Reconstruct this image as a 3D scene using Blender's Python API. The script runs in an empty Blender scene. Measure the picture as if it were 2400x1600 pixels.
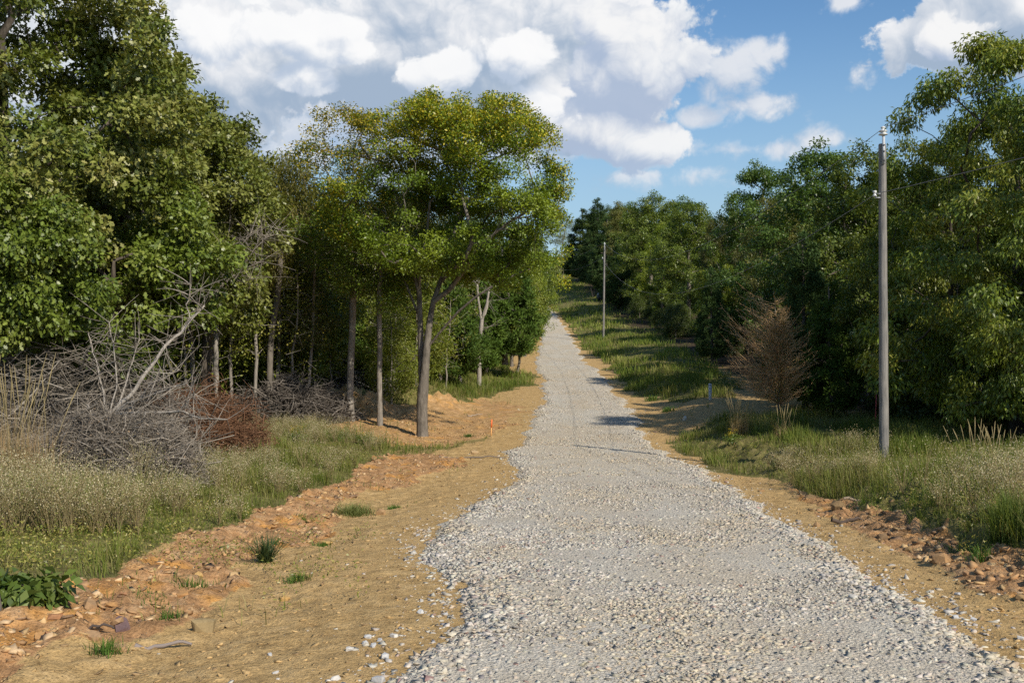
import bpy, math, random, time
import numpy as np
T0 = time.time()
sc = bpy.context.scene
col = sc.collection
F_PX, CX, CY = 2287.0, 1176.0, 784.0      # 35 mm lens, in units of a 2352 px wide picture
CAM_Z = 1.9
SUN_AZ, SUN_EL = math.radians(142), math.radians(37.5)   # clockwise from +Y (the view direction)
rng = np.random.default_rng(7)

# ------------------------------------------------------------------ helpers
def tag(o, label=None, cat=None, group=None, kind=None):
    if label: o['label'] = label
    if cat: o['category'] = cat
    if group: o['group'] = group
    if kind: o['kind'] = kind
    return o

def empty(name, loc, rz=0.0, scale=1.0):
    o = bpy.data.objects.new(name, None); col.objects.link(o)
    o.location = loc; o.rotation_euler = (0, 0, rz); o.scale = (scale,)*3
    o.empty_display_size = .1
    return o

def link(name, me, parent=None):
    o = bpy.data.objects.new(name, me); col.objects.link(o)
    if parent: o.parent = parent
    return o

def make_mesh(name, V, faces, mat, C=None, smooth=False):
    """faces: list of (m,k) index arrays"""
    me = bpy.data.meshes.new(name)
    V = np.asarray(V, np.float32)
    faces = [np.asarray(f, np.int32) for f in faces if len(f)]
    loops = np.concatenate([f.ravel() for f in faces])
    tot = np.concatenate([np.full(len(f), f.shape[1], np.int32) for f in faces])
    start = np.concatenate([[0], np.cumsum(tot)[:-1]]).astype(np.int32)
    me.vertices.add(len(V)); me.vertices.foreach_set('co', V.ravel())
    me.loops.add(len(loops)); me.loops.foreach_set('vertex_index', loops)
    me.polygons.add(len(tot)); me.polygons.foreach_set('loop_start', start); me.polygons.foreach_set('loop_total', tot)
    if smooth: me.polygons.foreach_set('use_smooth', np.ones(len(tot), bool))
    if C is not None:
        C = np.asarray(C, np.float32)
        if C.shape[1] == 3: C = np.concatenate([C, np.ones((len(C), 1), np.float32)], 1)
        a = me.color_attributes.new('Col', 'FLOAT_COLOR', 'POINT'); a.data.foreach_set('color', C.ravel())
    me.update(calc_edges=True)
    if mat: me.materials.append(mat)
    return me

def hash3(i, j, k, seed):
    n = (i.astype(np.int64)*73856093) ^ (j.astype(np.int64)*19349663) ^ (k.astype(np.int64)*83492791) ^ (seed*2654435761)
    n = (n ^ (n >> 13)) * 1274126177; n &= 0x7fffffff
    n = (n ^ (n >> 15)) * 668265263; n &= 0x7fffffff
    return n / float(0x7fffffff)

def vnoise(x, y, z=None, seed=0):
    x = np.asarray(x, float); y = np.asarray(y, float)
    z = np.zeros_like(x) if z is None else np.asarray(z, float)
    i, j, k = np.floor(x).astype(np.int64), np.floor(y).astype(np.int64), np.floor(z).astype(np.int64)
    f, g, h = x-i, y-j, z-k
    f = f*f*(3-2*f); g = g*g*(3-2*g); h = h*h*(3-2*h)
    def c(a, b, d): return hash3(i+a, j+b, k+d, seed)
    r = 0
    for d, wz in ((0, 1-h), (1, h)):
        r = r + wz*((c(0, 0, d)*(1-f)+c(1, 0, d)*f)*(1-g) + (c(0, 1, d)*(1-f)+c(1, 1, d)*f)*g)
    return r          # 0..1

def fbm(x, y, scale=1.0, octv=4, seed=0, z=None, rough=.5):
    r, a, s, t = 0, 1.0, scale, 0
    for o in range(octv):
        r = r + a*vnoise(np.asarray(x)*s+o*17.3, np.asarray(y)*s-o*9.1, None if z is None else np.asarray(z)*s, seed+o); t += a; a *= rough; s *= 2.03
    return r/t

def sstep(x, lo, hi):
    t = np.clip((np.asarray(x, float)-lo)/(hi-lo), 0, 1); return t*t*(3-2*t)

def pchip(xs, ys):
    xs = np.array(xs, float); ys = np.array(ys, float)
    h = np.diff(xs); d = np.diff(ys)/h
    m = np.zeros_like(ys); m[0] = d[0]; m[-1] = d[-1]
    for i in range(1, len(xs)-1):
        m[i] = 0 if d[i-1]*d[i] <= 0 else 2*d[i-1]*d[i]/(d[i-1]+d[i])
    def f(x):
        x = np.clip(np.asarray(x, float), xs[0], xs[-1]); i = np.clip(np.searchsorted(xs, x)-1, 0, len(xs)-2)
        t = (x-xs[i])/h[i]
        return (2*t**3-3*t**2+1)*ys[i] + (t**3-2*t**2+t)*h[i]*m[i] + (-2*t**3+3*t**2)*ys[i+1] + (t**3-t**2)*h[i]*m[i+1]
    return f

# ------------------------------------------------------------------ terrain
_prof = pchip([-60, -20, 0, 5, 9, 14, 20, 27, 36, 46, 58, 71, 82, 94, 107, 120, 140, 165, 190, 215, 240, 270, 320, 1200],
              [1.6, .6, .05, 0, -.2, -.5, -.8, -.9, -.75, -.4, .2, .9, 1.65, 2.5, 3.7, 5.2, 7.6, 10.9, 14.2, 17.8, 20.7, 22.9, 24, 18])
XL = pchip([-60, 0, 5.5, 7, 8, 9, 9.6, 10.6, 11.5, 12.5, 14, 17, 19.5, 22, 24, 25.5, 27, 30, 34, 40, 46, 52, 60, 71, 94, 120, 150, 190, 240],
           [-2.4, -1.0, -.78, -.47, -.5, -.69, -.89, -1.0, -1.0, -.95, -.72, -.34, .0, -.15, -.33, -.1, .2, .31, .45, 1.03, 1.39, 1.5, 1.4, 1.74, 2.55, 2.5, .2, -9, -26])
XR = pchip([-60, 0, 5.5, 7, 9, 11.5, 14, 17, 20, 24, 27, 30, 34, 40, 46, 58, 71, 94, 120, 150, 190, 240],
           [2.0, 2.8, 3.0, 3.1, 3.28, 3.46, 3.67, 3.9, 4.1, 3.9, 3.82, 3.95, 4.34, 4.6, 4.85, 4.97, 4.94, 5.6, 5.3, 3.4, -5.2, -22])

def base_h(x, y):
    x = np.asarray(x, float); y = np.asarray(y, float)
    z = _prof(y)
    sr = x-XR(y); sl = XL(y)-x
    hill = sstep(y, 30, 80)
    z = z + (0.42+.25*hill)*sstep(sr, .5, 3.2+1.2*hill) + .35*sstep(sr, 5, 14)
    z = z + .13*np.exp(-((sr-1.9)/.45)**2)*sstep(y, 30, 18)
    z = z - .10*np.exp(-((sl-1.6)/.8)**2)*sstep(y, 24, 14)
    z = z + .22*sstep(sl, 2.0, 4.5) + .5*sstep(sl, 2.0, 5.0)*sstep(y, 32, 44) + .3*sstep(sl, 6, 16)
    z = z + .85*np.exp(-((x+5.6)**2/1.5+(y-33.5)**2/1.6))           # dug earth heap
    z = z + .45*np.exp(-((x+3.4)**2/1.8+(y-38)**2/1.2))
    z = z + .9*(fbm(x, y, .045, 3, 5)-.5)*sstep(np.minimum(np.abs(sr), np.abs(sl)), 2, 12)*((sr > 0)|(sl > 0))
    return z

def unproj(px, py):
    """where the line of sight through a point of the 2352x1568 picture meets the ground"""
    px = np.atleast_1d(np.asarray(px, float)); py = np.atleast_1d(np.asarray(py, float))
    t = np.geomspace(3.0, 420, 2600)
    u = (px-CX)/F_PX; v = (CY-py)/F_PX
    X = u[:, None]*t; Y = np.broadcast_to(t, X.shape); Z = CAM_Z+v[:, None]*t
    below = Z < base_h(X, Y)
    i = np.where(below.any(1), below.argmax(1), len(t)-1)
    return np.stack([u*t[i], t[i]], 1)

def up1(px, py): return unproj(px, py)[0]

def at_depth(px, d): return (px-CX)/F_PX*d, d

def inpoly(x, y, P):
    r = np.zeros(np.shape(x), bool); n = len(P); j = n-1
    for i in range(n):
        xi, yi = P[i]; xj, yj = P[j]
        if yi != yj:
            r ^= ((yi > y) != (yj > y)) & (x < (xj-xi)*(y-yi)/(yj-yi)+xi)
        j = i
    return r

def pic_poly(pts): return unproj([p[0] for p in pts], [p[1] for p in pts])

G_LEFT = pic_poly([(-500,1330),(0,1325),(130,1338),(290,1325),(330,1275),(430,1220),(520,1210),(600,1172),(700,1135),(760,1112),(850,1062),(895,1030),(860,1004),(760,988),(680,975),(560,966),(430,990),(300,980),(0,985),(-500,985)])
G_ELM = pic_poly([(840,1030),(920,1020),(1010,1022),(1110,1002),(1120,1006),(1010,1040),(900,1045)])
G_BANK = pic_poly([(725,935),(760,895),(850,915),(950,922),(1000,905),(1060,925),(1110,910),(1180,892),(1228,885),(1232,862),(1150,850),(1000,850),(700,855)])
G_RIGHT = pic_poly([(1548,1015),(1575,1042),(1650,1088),(1780,1102),(1830,1132),(2000,1162),(2080,1200),(2180,1232),(2352,1275),(2900,1420),(3000,960),(2352,955),(1700,950),(1600,985)])
G_HILL = pic_poly([(1560,925),(1440,905),(1418,870),(1395,830),(1345,800),(1318,765),(1285,722),(1258,690),(1250,640),(1285,612),(1400,640),(1540,770),(1700,880),(1690,915)])
R_LEFT = pic_poly([(-300,1345),(0,1340),(130,1338),(290,1322),(430,1218),(600,1172),(760,1112),(870,1042),(1000,1042),(1060,1065),(900,1120),(780,1150),(760,1230),(560,1290),(520,1370),(430,1440),(280,1485),(130,1480),(0,1580),(-300,1580)])
R_ELM = pic_poly([(715,930),(800,900),(1000,905),(1120,915),(1200,930),(1180,985),(1100,1000),(980,1040),(840,1010),(720,975)])
R_RIGHT = pic_poly([(1790,1110),(2000,1168),(2352,1280),(2700,1400),(2500,1440),(2352,1400),(2100,1290),(1850,1160)])

def zones(x, y):
    jx = x+.55*(fbm(x, y, 1.1, 4, 21)-.5)*2*np.clip(y/25, .3, 2.2); jy = y+.55*(fbm(x, y, 1.1, 4, 22)-.5)*2*np.clip(y/18, .4, 3)
    g = np.zeros(np.shape(x))
    for P in (G_LEFT, G_BANK, G_RIGHT, G_HILL): g = np.maximum(g, inpoly(jx, jy, P))
    g = np.maximum(g, .55*inpoly(jx, jy, G_ELM))
    off = np.maximum(x-XR(y), XL(y)-x)
    g = np.maximum(g, (y > 140)*(off > 1.4+1.2*fbm(x, y, .4, 2, 3)))
    g = np.maximum(g, ((y < 4)|(np.abs(x) > 14))*(off > 3.5))
    g = np.maximum(g, (y > 46)*(y <= 140)*((XL(y)-x) > 1.6))
    r = np.maximum(np.maximum(inpoly(jx, jy, R_LEFT)*1.0, inpoly(jx, jy, R_RIGHT)*.75), inpoly(jx, jy, R_ELM)*.55)
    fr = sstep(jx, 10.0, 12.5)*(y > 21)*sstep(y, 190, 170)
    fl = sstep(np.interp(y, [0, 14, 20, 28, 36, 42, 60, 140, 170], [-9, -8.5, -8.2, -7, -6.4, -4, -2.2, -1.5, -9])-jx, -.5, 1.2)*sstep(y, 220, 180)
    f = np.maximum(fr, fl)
    return g, r*(g < .5), f

# ------------------------------------------------------------------ materials
def nodes_of(name):
    m = bpy.data.materials.new(name); m.use_nodes = True
    nt = m.node_tree; nt.nodes.clear(); return m, nt, nt.nodes, nt.links

class G:
    """small wrapper that keeps node code short"""
    def __init__(s, name): s.m, s.nt, s.N, s.L = nodes_of(name)
    def put(s, sock, x):
        if isinstance(x, (int, float)): sock.default_value = x
        elif isinstance(x, tuple): sock.default_value = x if len(x) == 4 or sock.type == 'VECTOR' else (*x, 1)
        else: s.L.new(x, sock)
    def math(s, op, a, b=0.0, c=None, clamp=False):
        n = s.N.new('ShaderNodeMath'); n.operation = op; n.use_clamp = clamp
        s.put(n.inputs[0], a); s.put(n.inputs[1], b)
        if c is not None: s.put(n.inputs[2], c)
        return n.outputs[0]
    def mix(s, f, a, b, mode='MIX'):
        n = s.N.new('ShaderNodeMix'); n.data_type = 'RGBA'; n.blend_type = mode
        s.put(n.inputs[0], f); s.put(n.inputs[6], a); s.put(n.inputs[7], b); return n.outputs[2]
    def noise(s, scale, detail=4, rough=.55, vec=None, dim='3D', out='Fac'):
        n = s.N.new('ShaderNodeTexNoise'); n.noise_dimensions = dim
        n.inputs['Scale'].default_value = scale; n.inputs['Detail'].default_value = detail; n.inputs['Roughness'].default_value = rough
        if vec is not None: s.L.new(vec, n.inputs['Vector'])
        return n.outputs[out]
    def voro(s, scale, vec=None, feature='F1', out='Distance', rnd=1.0):
        n = s.N.new('ShaderNodeTexVoronoi'); n.feature = feature; n.inputs['Scale'].default_value = scale; n.inputs['Randomness'].default_value = rnd
        if vec is not None: s.L.new(vec, n.inputs['Vector'])
        return n.outputs[out]
    def coord(s, k='Object'): return s.N.new('ShaderNodeTexCoord').outputs[k]
    def pos(s): return s.N.new('ShaderNodeNewGeometry').outputs['Position']
    def mapv(s, vec, scale=(1, 1, 1)):
        n = s.N.new('ShaderNodeMapping'); s.L.new(vec, n.inputs[0]); n.inputs['Scale'].default_value = scale; return n.outputs[0]
    def attr(s, name='Col', out='Color'):
        n = s.N.new('ShaderNodeAttribute'); n.attribute_name = name; return n.outputs[out]
    def ramp(s, f, stops):
        n = s.N.new('ShaderNodeValToRGB'); s.L.new(f, n.inputs[0]); e = n.color_ramp.elements
        while len(e) < len(stops): e.new(.5)
        for q, (p, c) in zip(e, stops): q.position = p; q.color = (*c, 1) if len(c) == 3 else c
        return n.outputs[0]
    def rng(s, f, lo, hi, a=0.0, b=1.0):
        n = s.N.new('ShaderNodeMapRange'); s.put(n.inputs[0], f); n.inputs[1].default_value = lo; n.inputs[2].default_value = hi
        n.inputs[3].default_value = a; n.inputs[4].default_value = b; return n.outputs[0]
    def bump(s, h, strength=.5, dist=.02):
        n = s.N.new('ShaderNodeBump'); s.L.new(h, n.inputs['Height']); n.inputs['Strength'].default_value = strength; n.inputs['Distance'].default_value = dist
        return n.outputs[0]
    def bsdf(s, colr, rough=.8, spec=.3, normal=None):
        n = s.N.new('ShaderNodeBsdfPrincipled'); s.put(n.inputs['Base Color'], colr); s.put(n.inputs['Roughness'], rough)
        n.inputs['Specular IOR Level'].default_value = spec
        if normal is not None: s.L.new(normal, n.inputs['Normal'])
        return n.outputs[0]
    def out(s, sh):
        o = s.N.new('ShaderNodeOutputMaterial'); s.L.new(sh, o.inputs[0]); return s.m

def leaf_mat(name, trans=.32, rough=.45, spec=.35, var=.18):
    g = G(name)
    c = g.attr()
    info = g.N.new('ShaderNodeObjectInfo')
    k = g.rng(info.outputs['Random'], 0, 1, 1-var, 1+var)
    c = g.mix(1.0, c, k, 'MULTIPLY')
    b = g.bsdf(c, rough, spec)
    t = g.N.new('ShaderNodeBsdfTranslucent'); g.L.new(g.mix(1.0, c, (1.5, 1.45, .55), 'MULTIPLY'), t.inputs[0])
    mx = g.N.new('ShaderNodeMixShader'); mx.inputs[0].default_value = trans
    g.L.new(b, mx.inputs[1]); g.L.new(t.outputs[0], mx.inputs[2])
    return g.out(mx.outputs[0])

def bark_mat(name, dark, light, scale=14.0, patch=.5):
    g = G(name); v = g.coord('Object')
    n1 = g.noise(scale, 6, .65, g.mapv(v, (1, 1, .22)))
    n2 = g.noise(3.0, 4, .6, v)
    f = g.math('ADD', g.math('MULTIPLY', n1, .8), g.math('MULTIPLY', n2, patch))
    c = g.ramp(f, [(.38, dark), (.62, tuple(.5*(a+b) for a, b in zip(dark, light))), (.86, light)])
    return g.out(g.bsdf(c, .9, .15, g.bump(n1, .9, .03)))

M = {}
M['leaf'] = leaf_mat('leaf', .27, .42, .45)
M['leaf_thin'] = leaf_mat('thin_leaf', .36)
M['leaf_gloss'] = leaf_mat('oak_leaf', .20, .42, .5, .05)
M['needle'] = leaf_mat('needle', .12, .6, .2, .2)
M['grass'] = leaf_mat('grass_blade', .30, .6, .2, .0)
M['twig'] = leaf_mat('dry_twig', .0, .85, .1, .0)
M['bark_grey'] = bark_mat('grey_bark', (.040, .034, .027), (.26, .225, .185))
M['bark_dark'] = bark_mat('dark_bark', (.025, .02, .016), (.15, .125, .10))
M['bark_pale'] = bark_mat('pale_bark', (.10, .085, .07), (.38, .34, .29))
M['dead_wood'] = bark_mat('dead_wood', (.16, .14, .12), (.46, .41, .35), 20)

def ground_material():
    g = G('bare_earth'); p = g.pos()
    a = g.N.new('ShaderNodeAttribute'); a.attribute_name = 'Col'
    sp = g.N.new('ShaderNodeSeparateColor'); g.L.new(a.outputs['Color'], sp.inputs[0])
    gr, rd, fo = sp.outputs
    n_big = g.noise(.9, 4, .6, p); n_mid = g.noise(5, 5, .6, p); n_fine = g.noise(45, 4, .7, p)
    ochre = g.ramp(n_mid, [(.25, (.29, .185, .078)), (.5, (.47, .315, .138)), (.75, (.57, .405, .205))])
    ochre = g.mix(g.rng(n_big, .35, .65), ochre, g.mix(.5, ochre, (.50, .34, .155)))
    grain = g.ramp(n_fine, [(.30, (.50, .47, .43)), (.46, (.92, .91, .90)), (.72, (1.30, 1.28, 1.24))])
    patch = g.ramp(g.noise(13, 5, .7, p), [(.30, (.60, .57, .53)), (.46, (1, 1, 1)), (.7, (1.12, 1.11, 1.08))])
    grain = g.mix(1.0, grain, patch, 'MULTIPLY')
    orange = g.ramp(n_mid, [(.25, (.34, .17, .06)), (.6, (.56, .29, .09))])
    red = g.ramp(n_mid, [(.25, (.22, .125, .060)), (.5, (.41, .235, .112)), (.72, (.50, .33, .18))])
    soil = g.ramp(n_mid, [(.25, (.10, .085, .035)), (.5, (.17, .155, .055)), (.75, (.27, .22, .10))])
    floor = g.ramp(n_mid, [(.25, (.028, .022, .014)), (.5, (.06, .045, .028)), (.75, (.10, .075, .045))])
    thr = g.math('MULTIPLY_ADD', n_big, .5, g.math('MULTIPLY_ADD', n_mid, .5, -.5))
    def soft(x): return g.rng(g.math('ADD', x, thr), .3, .7)
    red = g.mix(g.rng(g.noise(1.6, 3, .6, g.mapv(p, (1, 1, 1))), .54, .64), red, orange)
    c = g.mix(soft(rd), ochre, red)
    c = g.mix(soft(gr), c, soil)
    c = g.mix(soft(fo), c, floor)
    c = g.mix(1.0, c, grain, 'MULTIPLY')
    # scattered pale crumbs and dark pits
    v = g.voro(60, p); vc = g.voro(60, p, out='Color')
    spv = g.N.new('ShaderNodeSeparateColor'); g.L.new(vc, spv.inputs[0])
    crumb = g.math('MULTIPLY', g.rng(v, .35, .2), g.math('GREATER_THAN', spv.outputs[0], .86))
    c = g.mix(g.math('MULTIPLY', crumb, .6), c, (.55, .43, .28))
    h = g.math('ADD', g.math('MULTIPLY', n_fine, .35), g.math('ADD', n_mid, g.math('MULTIPLY', crumb, .4)))
    return g.out(g.bsdf(c, .95, .1, g.bump(h, 1.0, .045)))

def gravel_base_material():
    g = G('gravel_bed'); p = g.pos()
    v = g.voro(40, p); vc = g.voro(40, p, out='Color'); v2 = g.voro(105, p); vc2 = g.voro(105, p, out='Color')
    sp = g.N.new('ShaderNodeSeparateColor'); g.L.new(vc, sp.inputs[0])
    stone = g.ramp(sp.outputs[0], [(0, (.34, .315, .27)), (.10, (.52, .485, .42)), (.5, (.64, .60, .53)), (.9, (.72, .68, .61)), (1, (.62, .51, .39))])
    n = g.noise(.7, 4, .6, p); n2 = g.noise(70, 3, .6, p)
    fines = g.ramp(n2, [(.3, (.45, .405, .335)), (.7, (.62, .565, .48))])
    sp2 = g.N.new('ShaderNodeSeparateColor'); g.L.new(vc2, sp2.inputs[0])
    chip = g.ramp(sp2.outputs[1], [(0, (.32, .29, .24)), (.25, (.52, .475, .405)), (.7, (.64, .595, .52)), (1, (.74, .70, .63))])
    fines = g.mix(.65, fines, chip)
    c = g.mix(g.rng(n, .45, .62, .25, .85), stone, fines)
    gap = g.rng(v, .30, .55)
    c = g.mix(g.math('MULTIPLY', gap, .5), c, (.30, .28, .245))
    tint = g.ramp(g.noise(.8, 4, .6, g.mapv(p, (1, .45, 1))), [(.38, (1, .98, .93)), (.62, (.98, .905, .79))])
    c = g.mix(1.0, c, tint, 'MULTIPLY')
    return g.out(g.bsdf(c, .9, .2, g.bump(g.math('SUBTRACT', 1.0, g.math('MULTIPLY_ADD', v2, .5, v)), .75, .014)))

def stone_material(name='crushed_stone'):
    g = G(name); c = g.attr(); p = g.pos()
    n = g.noise(60, 4, .65, p)
    c = g.mix(1.0, c, g.ramp(n, [(.3, (.78, .77, .76)), (.6, (1.06, 1.05, 1.04))]), 'MULTIPLY')
    return g.out(g.bsdf(c, .85, .25, g.bump(n, .4, .004)))
M['ground'] = ground_material(); M['gravel_bed'] = gravel_base_material(); M['stone'] = stone_material()

# ------------------------------------------------------------------ ground sheet
def spaced(segs):
    out = []
    for a, b, st in segs: out.append(np.arange(a, b, st))
    return np.concatenate(out+[[segs[-1][1]]])
def grow_axis(a, b, s0, k):
    v = [a]; s = s0
    while v[-1] < b: v.append(v[-1]+s); s *= k
    return np.array(v)
ys = np.concatenate([-grow_axis(0, 60, .8, 1.15)[::-1][:-1], np.arange(0, 4, .25), np.arange(4, 17, .055), np.arange(17, 40, .11), grow_axis(40, 1100, .25, 1.018)])
xs_c = np.arange(-7.5, 7.5, .055)
xr_ = np.concatenate([np.arange(7.5, 14, .12), grow_axis(14, 500, .3, 1.07)])
xs = np.concatenate([-xr_[::-1], xs_c[1:], xr_])
X, Y = np.meshgrid(xs, ys); X = X.ravel(); Y = Y.ravel()
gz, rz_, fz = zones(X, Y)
road_d = np.maximum(X-XR(Y), XL(Y)-X)                 # >0 off the gravel
offroad = sstep(road_d, .05, .8)
near = sstep(Y, 60, 25)
H = base_h(X, Y)
rid = 1-np.abs(2*fbm(X, Y, 2.2, 4, 41)-1)
rut = fbm(X*1.0+3, Y*.35, 3.2, 3, 43)
H = H + near*offroad*(.035*(fbm(X, Y, 3.5, 3, 42)-.5)*2 + rz_*(.16*(rid-.72)+.06*(fbm(X, Y, 9, 2, 44)-.5)) + (1-rz_)*.03*(rut-.5))
ridge = np.exp(-((X-XR(Y)-1.7)/.75)**2)*sstep(Y, 34, 22)*(X > XR(Y))
lump = 1-np.abs(2*fbm(X, Y, 2.6, 4, 45, rough=.6)-1)
H = H + ridge*(.34*(lump-.70) + .20*(fbm(X, Y, 7, 3, 46, rough=.65)-.5))
H = H + near*offroad*(1-gz)*.05*(fbm(X, Y, 11, 3, 48, rough=.65)-.5)*sstep(road_d, .3, 1.2)
heap = np.exp(-((X+5.2)**2/3+(Y-34)**2/4))+.7*np.exp(-((X+3.4)**2/3+(Y-38)**2/2)); H = H + heap*(.75*(1-np.abs(2*fbm(X, Y, 1.6, 3, 47)-1)-.68)+.25*(fbm(X, Y, 4, 3, 49)-.5))
nx, ny = len(xs), len(ys)
idx = np.arange(nx*ny).reshape(ny, nx)
quads = np.stack([idx[:-1, :-1], idx[:-1, 1:], idx[1:, 1:], idx[1:, :-1]], -1).reshape(-1, 4)
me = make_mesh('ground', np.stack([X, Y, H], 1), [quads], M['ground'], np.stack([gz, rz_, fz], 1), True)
tag(link('ground', me), kind='structure')
Hgrid = H.reshape(ny, nx)
def ground_h(x, y):
    x = np.asarray(x, float); y = np.asarray(y, float)
    i = np.clip(np.searchsorted(ys, y)-1, 0, ny-2); j = np.clip(np.searchsorted(xs, x)-1, 0, nx-2)
    u = (x-xs[j])/(xs[j+1]-xs[j]); v = (y-ys[i])/(ys[i+1]-ys[i])
    return (Hgrid[i, j]*(1-u)+Hgrid[i, j+1]*u)*(1-v)+(Hgrid[i+1, j]*(1-u)+Hgrid[i+1, j+1]*u)*v
def gh(x, y): return float(ground_h(np.array([x]), np.array([y]))[0])

# ------------------------------------------------------------------ gravel road
def jag(y, s): return .30*(fbm(y, y*0+s, .8, 3, 51)-.5)*2*np.clip(y/20, .45, 1.5) + .10*(fbm(y, y*0+s, 5, 2, 52)-.5)*2
def road_edges(y): return XL(y)+jag(y, 3.0), XR(y)+jag(y, 40.0)
ry = np.concatenate([np.arange(-30, 4, .5), np.arange(4, 20, .07), np.arange(20, 45, .15), np.arange(45, 240, .8)])
el_, er_ = road_edges(ry)
t = np.concatenate([np.linspace(0, .08, 6)[:-1], np.linspace(.08, .92, 40), np.linspace(.92, 1, 6)[1:]])
RX = el_[:, None]+(er_-el_)[:, None]*t; RY = np.repeat(ry[:, None], len(t), 1)
edge = np.minimum(RX-el_[:, None], er_[:, None]-RX)
RZ = ground_h(RX.ravel(), RY.ravel()).reshape(RX.shape)-.02+.065*sstep(edge, 0, .28)
RZ = RZ + .02*(fbm(RX, RY, 1.2, 3, 53)-.5)
ix = np.arange(RX.size).reshape(RX.shape)
rq = np.stack([ix[:-1, :-1], ix[:-1, 1:], ix[1:, 1:], ix[1:, :-1]], -1).reshape(-1, 4)
me = make_mesh('gravel_road', np.stack([RX.ravel(), RY.ravel(), RZ.ravel()], 1), [rq], M['gravel_bed'], None, True)
tag(link('gravel_road', me), kind='structure')
def road_h(x, y):
    e1, e2 = road_edges(y); ed = np.minimum(x-e1, e2-x)
    return ground_h(x, y)-.02+.065*sstep(ed, 0, .28)*(ed > 0)+.02*(ed <= 0), ed

CUBE = np.array([[-1,-1,-1],[1,-1,-1],[1,1,-1],[-1,1,-1],[-1,-1,1],[1,-1,1],[1,1,1],[-1,1,1]], float)*.5
CUBE_Q = np.array([[0,3,2,1],[4,5,6,7],[0,1,5,4],[1,2,6,5],[2,3,7,6],[3,0,4,7]])
def stones(P, size, colr, flat=.55, jit=.32, r=rng, tilt=.5):
    """angular broken stones: one skewed eight-cornered solid per point"""
    n = len(P)
    V = CUBE[None]*(1+0*P[:, None, :1]) + r.normal(0, jit*.5, (n, 8, 3))
    V *= (size[:, None]*np.stack([r.uniform(.75, 1.35, n), r.uniform(.6, 1.0, n), r.uniform(.6, 1.1, n)*flat], 1))[:, None, :]
    a = r.uniform(0, 2*np.pi, n); b = r.normal(0, tilt, n); c = r.normal(0, tilt, n)
    ca, sa, cb, sb, cc, s_ = np.cos(a), np.sin(a), np.cos(b), np.sin(b), np.cos(c), np.sin(c)
    x, y, z = V[..., 0], V[..., 1], V[..., 2]
    y, z = y*cb[:, None]-z*sb[:, None], y*sb[:, None]+z*cb[:, None]
    x, z = x*cc[:, None]+z*s_[:, None], -x*s_[:, None]+z*cc[:, None]
    x, y = x*ca[:, None]-y*sa[:, None], x*sa[:, None]+y*ca[:, None]
    V = np.stack([x, y, z], -1)+P[:, None, :]
    q = (CUBE_Q[None]+8*np.arange(n)[:, None, None]).reshape(-1, 4)
    return V.reshape(-1, 3), q, np.repeat(colr, 8, 0)

def stone_cols(n, r=rng):
    k = r.uniform(0, 1, n)
    base = np.where(k[:, None] < .70, np.array([.52, .48, .41]), np.where(k[:, None] < .84, np.array([.40, .37, .32]), np.where(k[:, None] < .95, np.array([.48, .41, .32]), np.array([.22, .20, .19]))))
    base = np.where((k[:, None] > .985), np.array([.36, .24, .21]), base)
    return base*r.uniform(.75, 1.22, (n, 1))*r.normal(1, .02, (n, 3))

def scatter_gravel():
    PX, PY, S = [], [], []
    for (y0, y1, dens, s0, s1) in ((3.6, 8, 5200, .006, .031), (8, 12.5, 3400, .008, .033), (12.5, 20, 1200, .012, .036), (20, 32, 420, .018, .040), (32, 52, 170, .024, .046), (52, 80, 60, .03, .05)):
        n = int((y1-y0)*7.0*dens)
        y = rng.uniform(y0, y1, n); x = rng.uniform(-2.4, 6.0, n)
        e1, e2 = road_edges(y); ed = np.minimum(x-e1, e2-x)
        p = np.where(ed > 0, .55+.45*sstep(ed, .9, .1), .22*np.exp(np.minimum(ed, 0)/.10)+.010*np.exp(np.minimum(ed, 0)/.5))
        p *= (.45+.75*sstep(fbm(x, y, .8, 4, 61), .40, .60))*(1-.25*np.exp(-((x-.5*(e1+e2)-.8)/.5)**2)*(y < 25)-.25*np.exp(-((x-.5*(e1+e2)+.8)/.5)**2)*(y < 25))*sstep(y, 80, 26)**.6
        k = rng.uniform(0, 1, n) < p
        k &= np.abs(x) < y*.56+.4
        PX.append(x[k]); PY.append(y[k]); s = s0+(s1-s0)*rng.uniform(0, 1, k.sum())**3.4
        s *= np.where((ed[k] < .5)&(rng.uniform(0, 1, k.sum()) < .35), 1.5, 1.0)
        S.append(s)
    x = np.concatenate(PX); y = np.concatenate(PY); s = np.concatenate(S)
    z, ed = road_h(x, y)
    dust = sstep(fbm(x, y*.45, 1.1, 4, 66), .42, .66)[:, None]*.75
    V, q, C = stones(np.stack([x, y, z+s*.05], 1), s*1.15, stone_cols(len(x))*(1-dust+dust*np.array([1.0, .93, .80])), .42, .42, tilt=.26)
    me = make_mesh('gravel', V, [q], M['stone'], C)
    tag(link('gravel', me), 'pale grey crushed stone covering the track and strewn past its edges', 'gravel', kind='stuff')
    print('gravel', len(x))
scatter_gravel()

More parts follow.
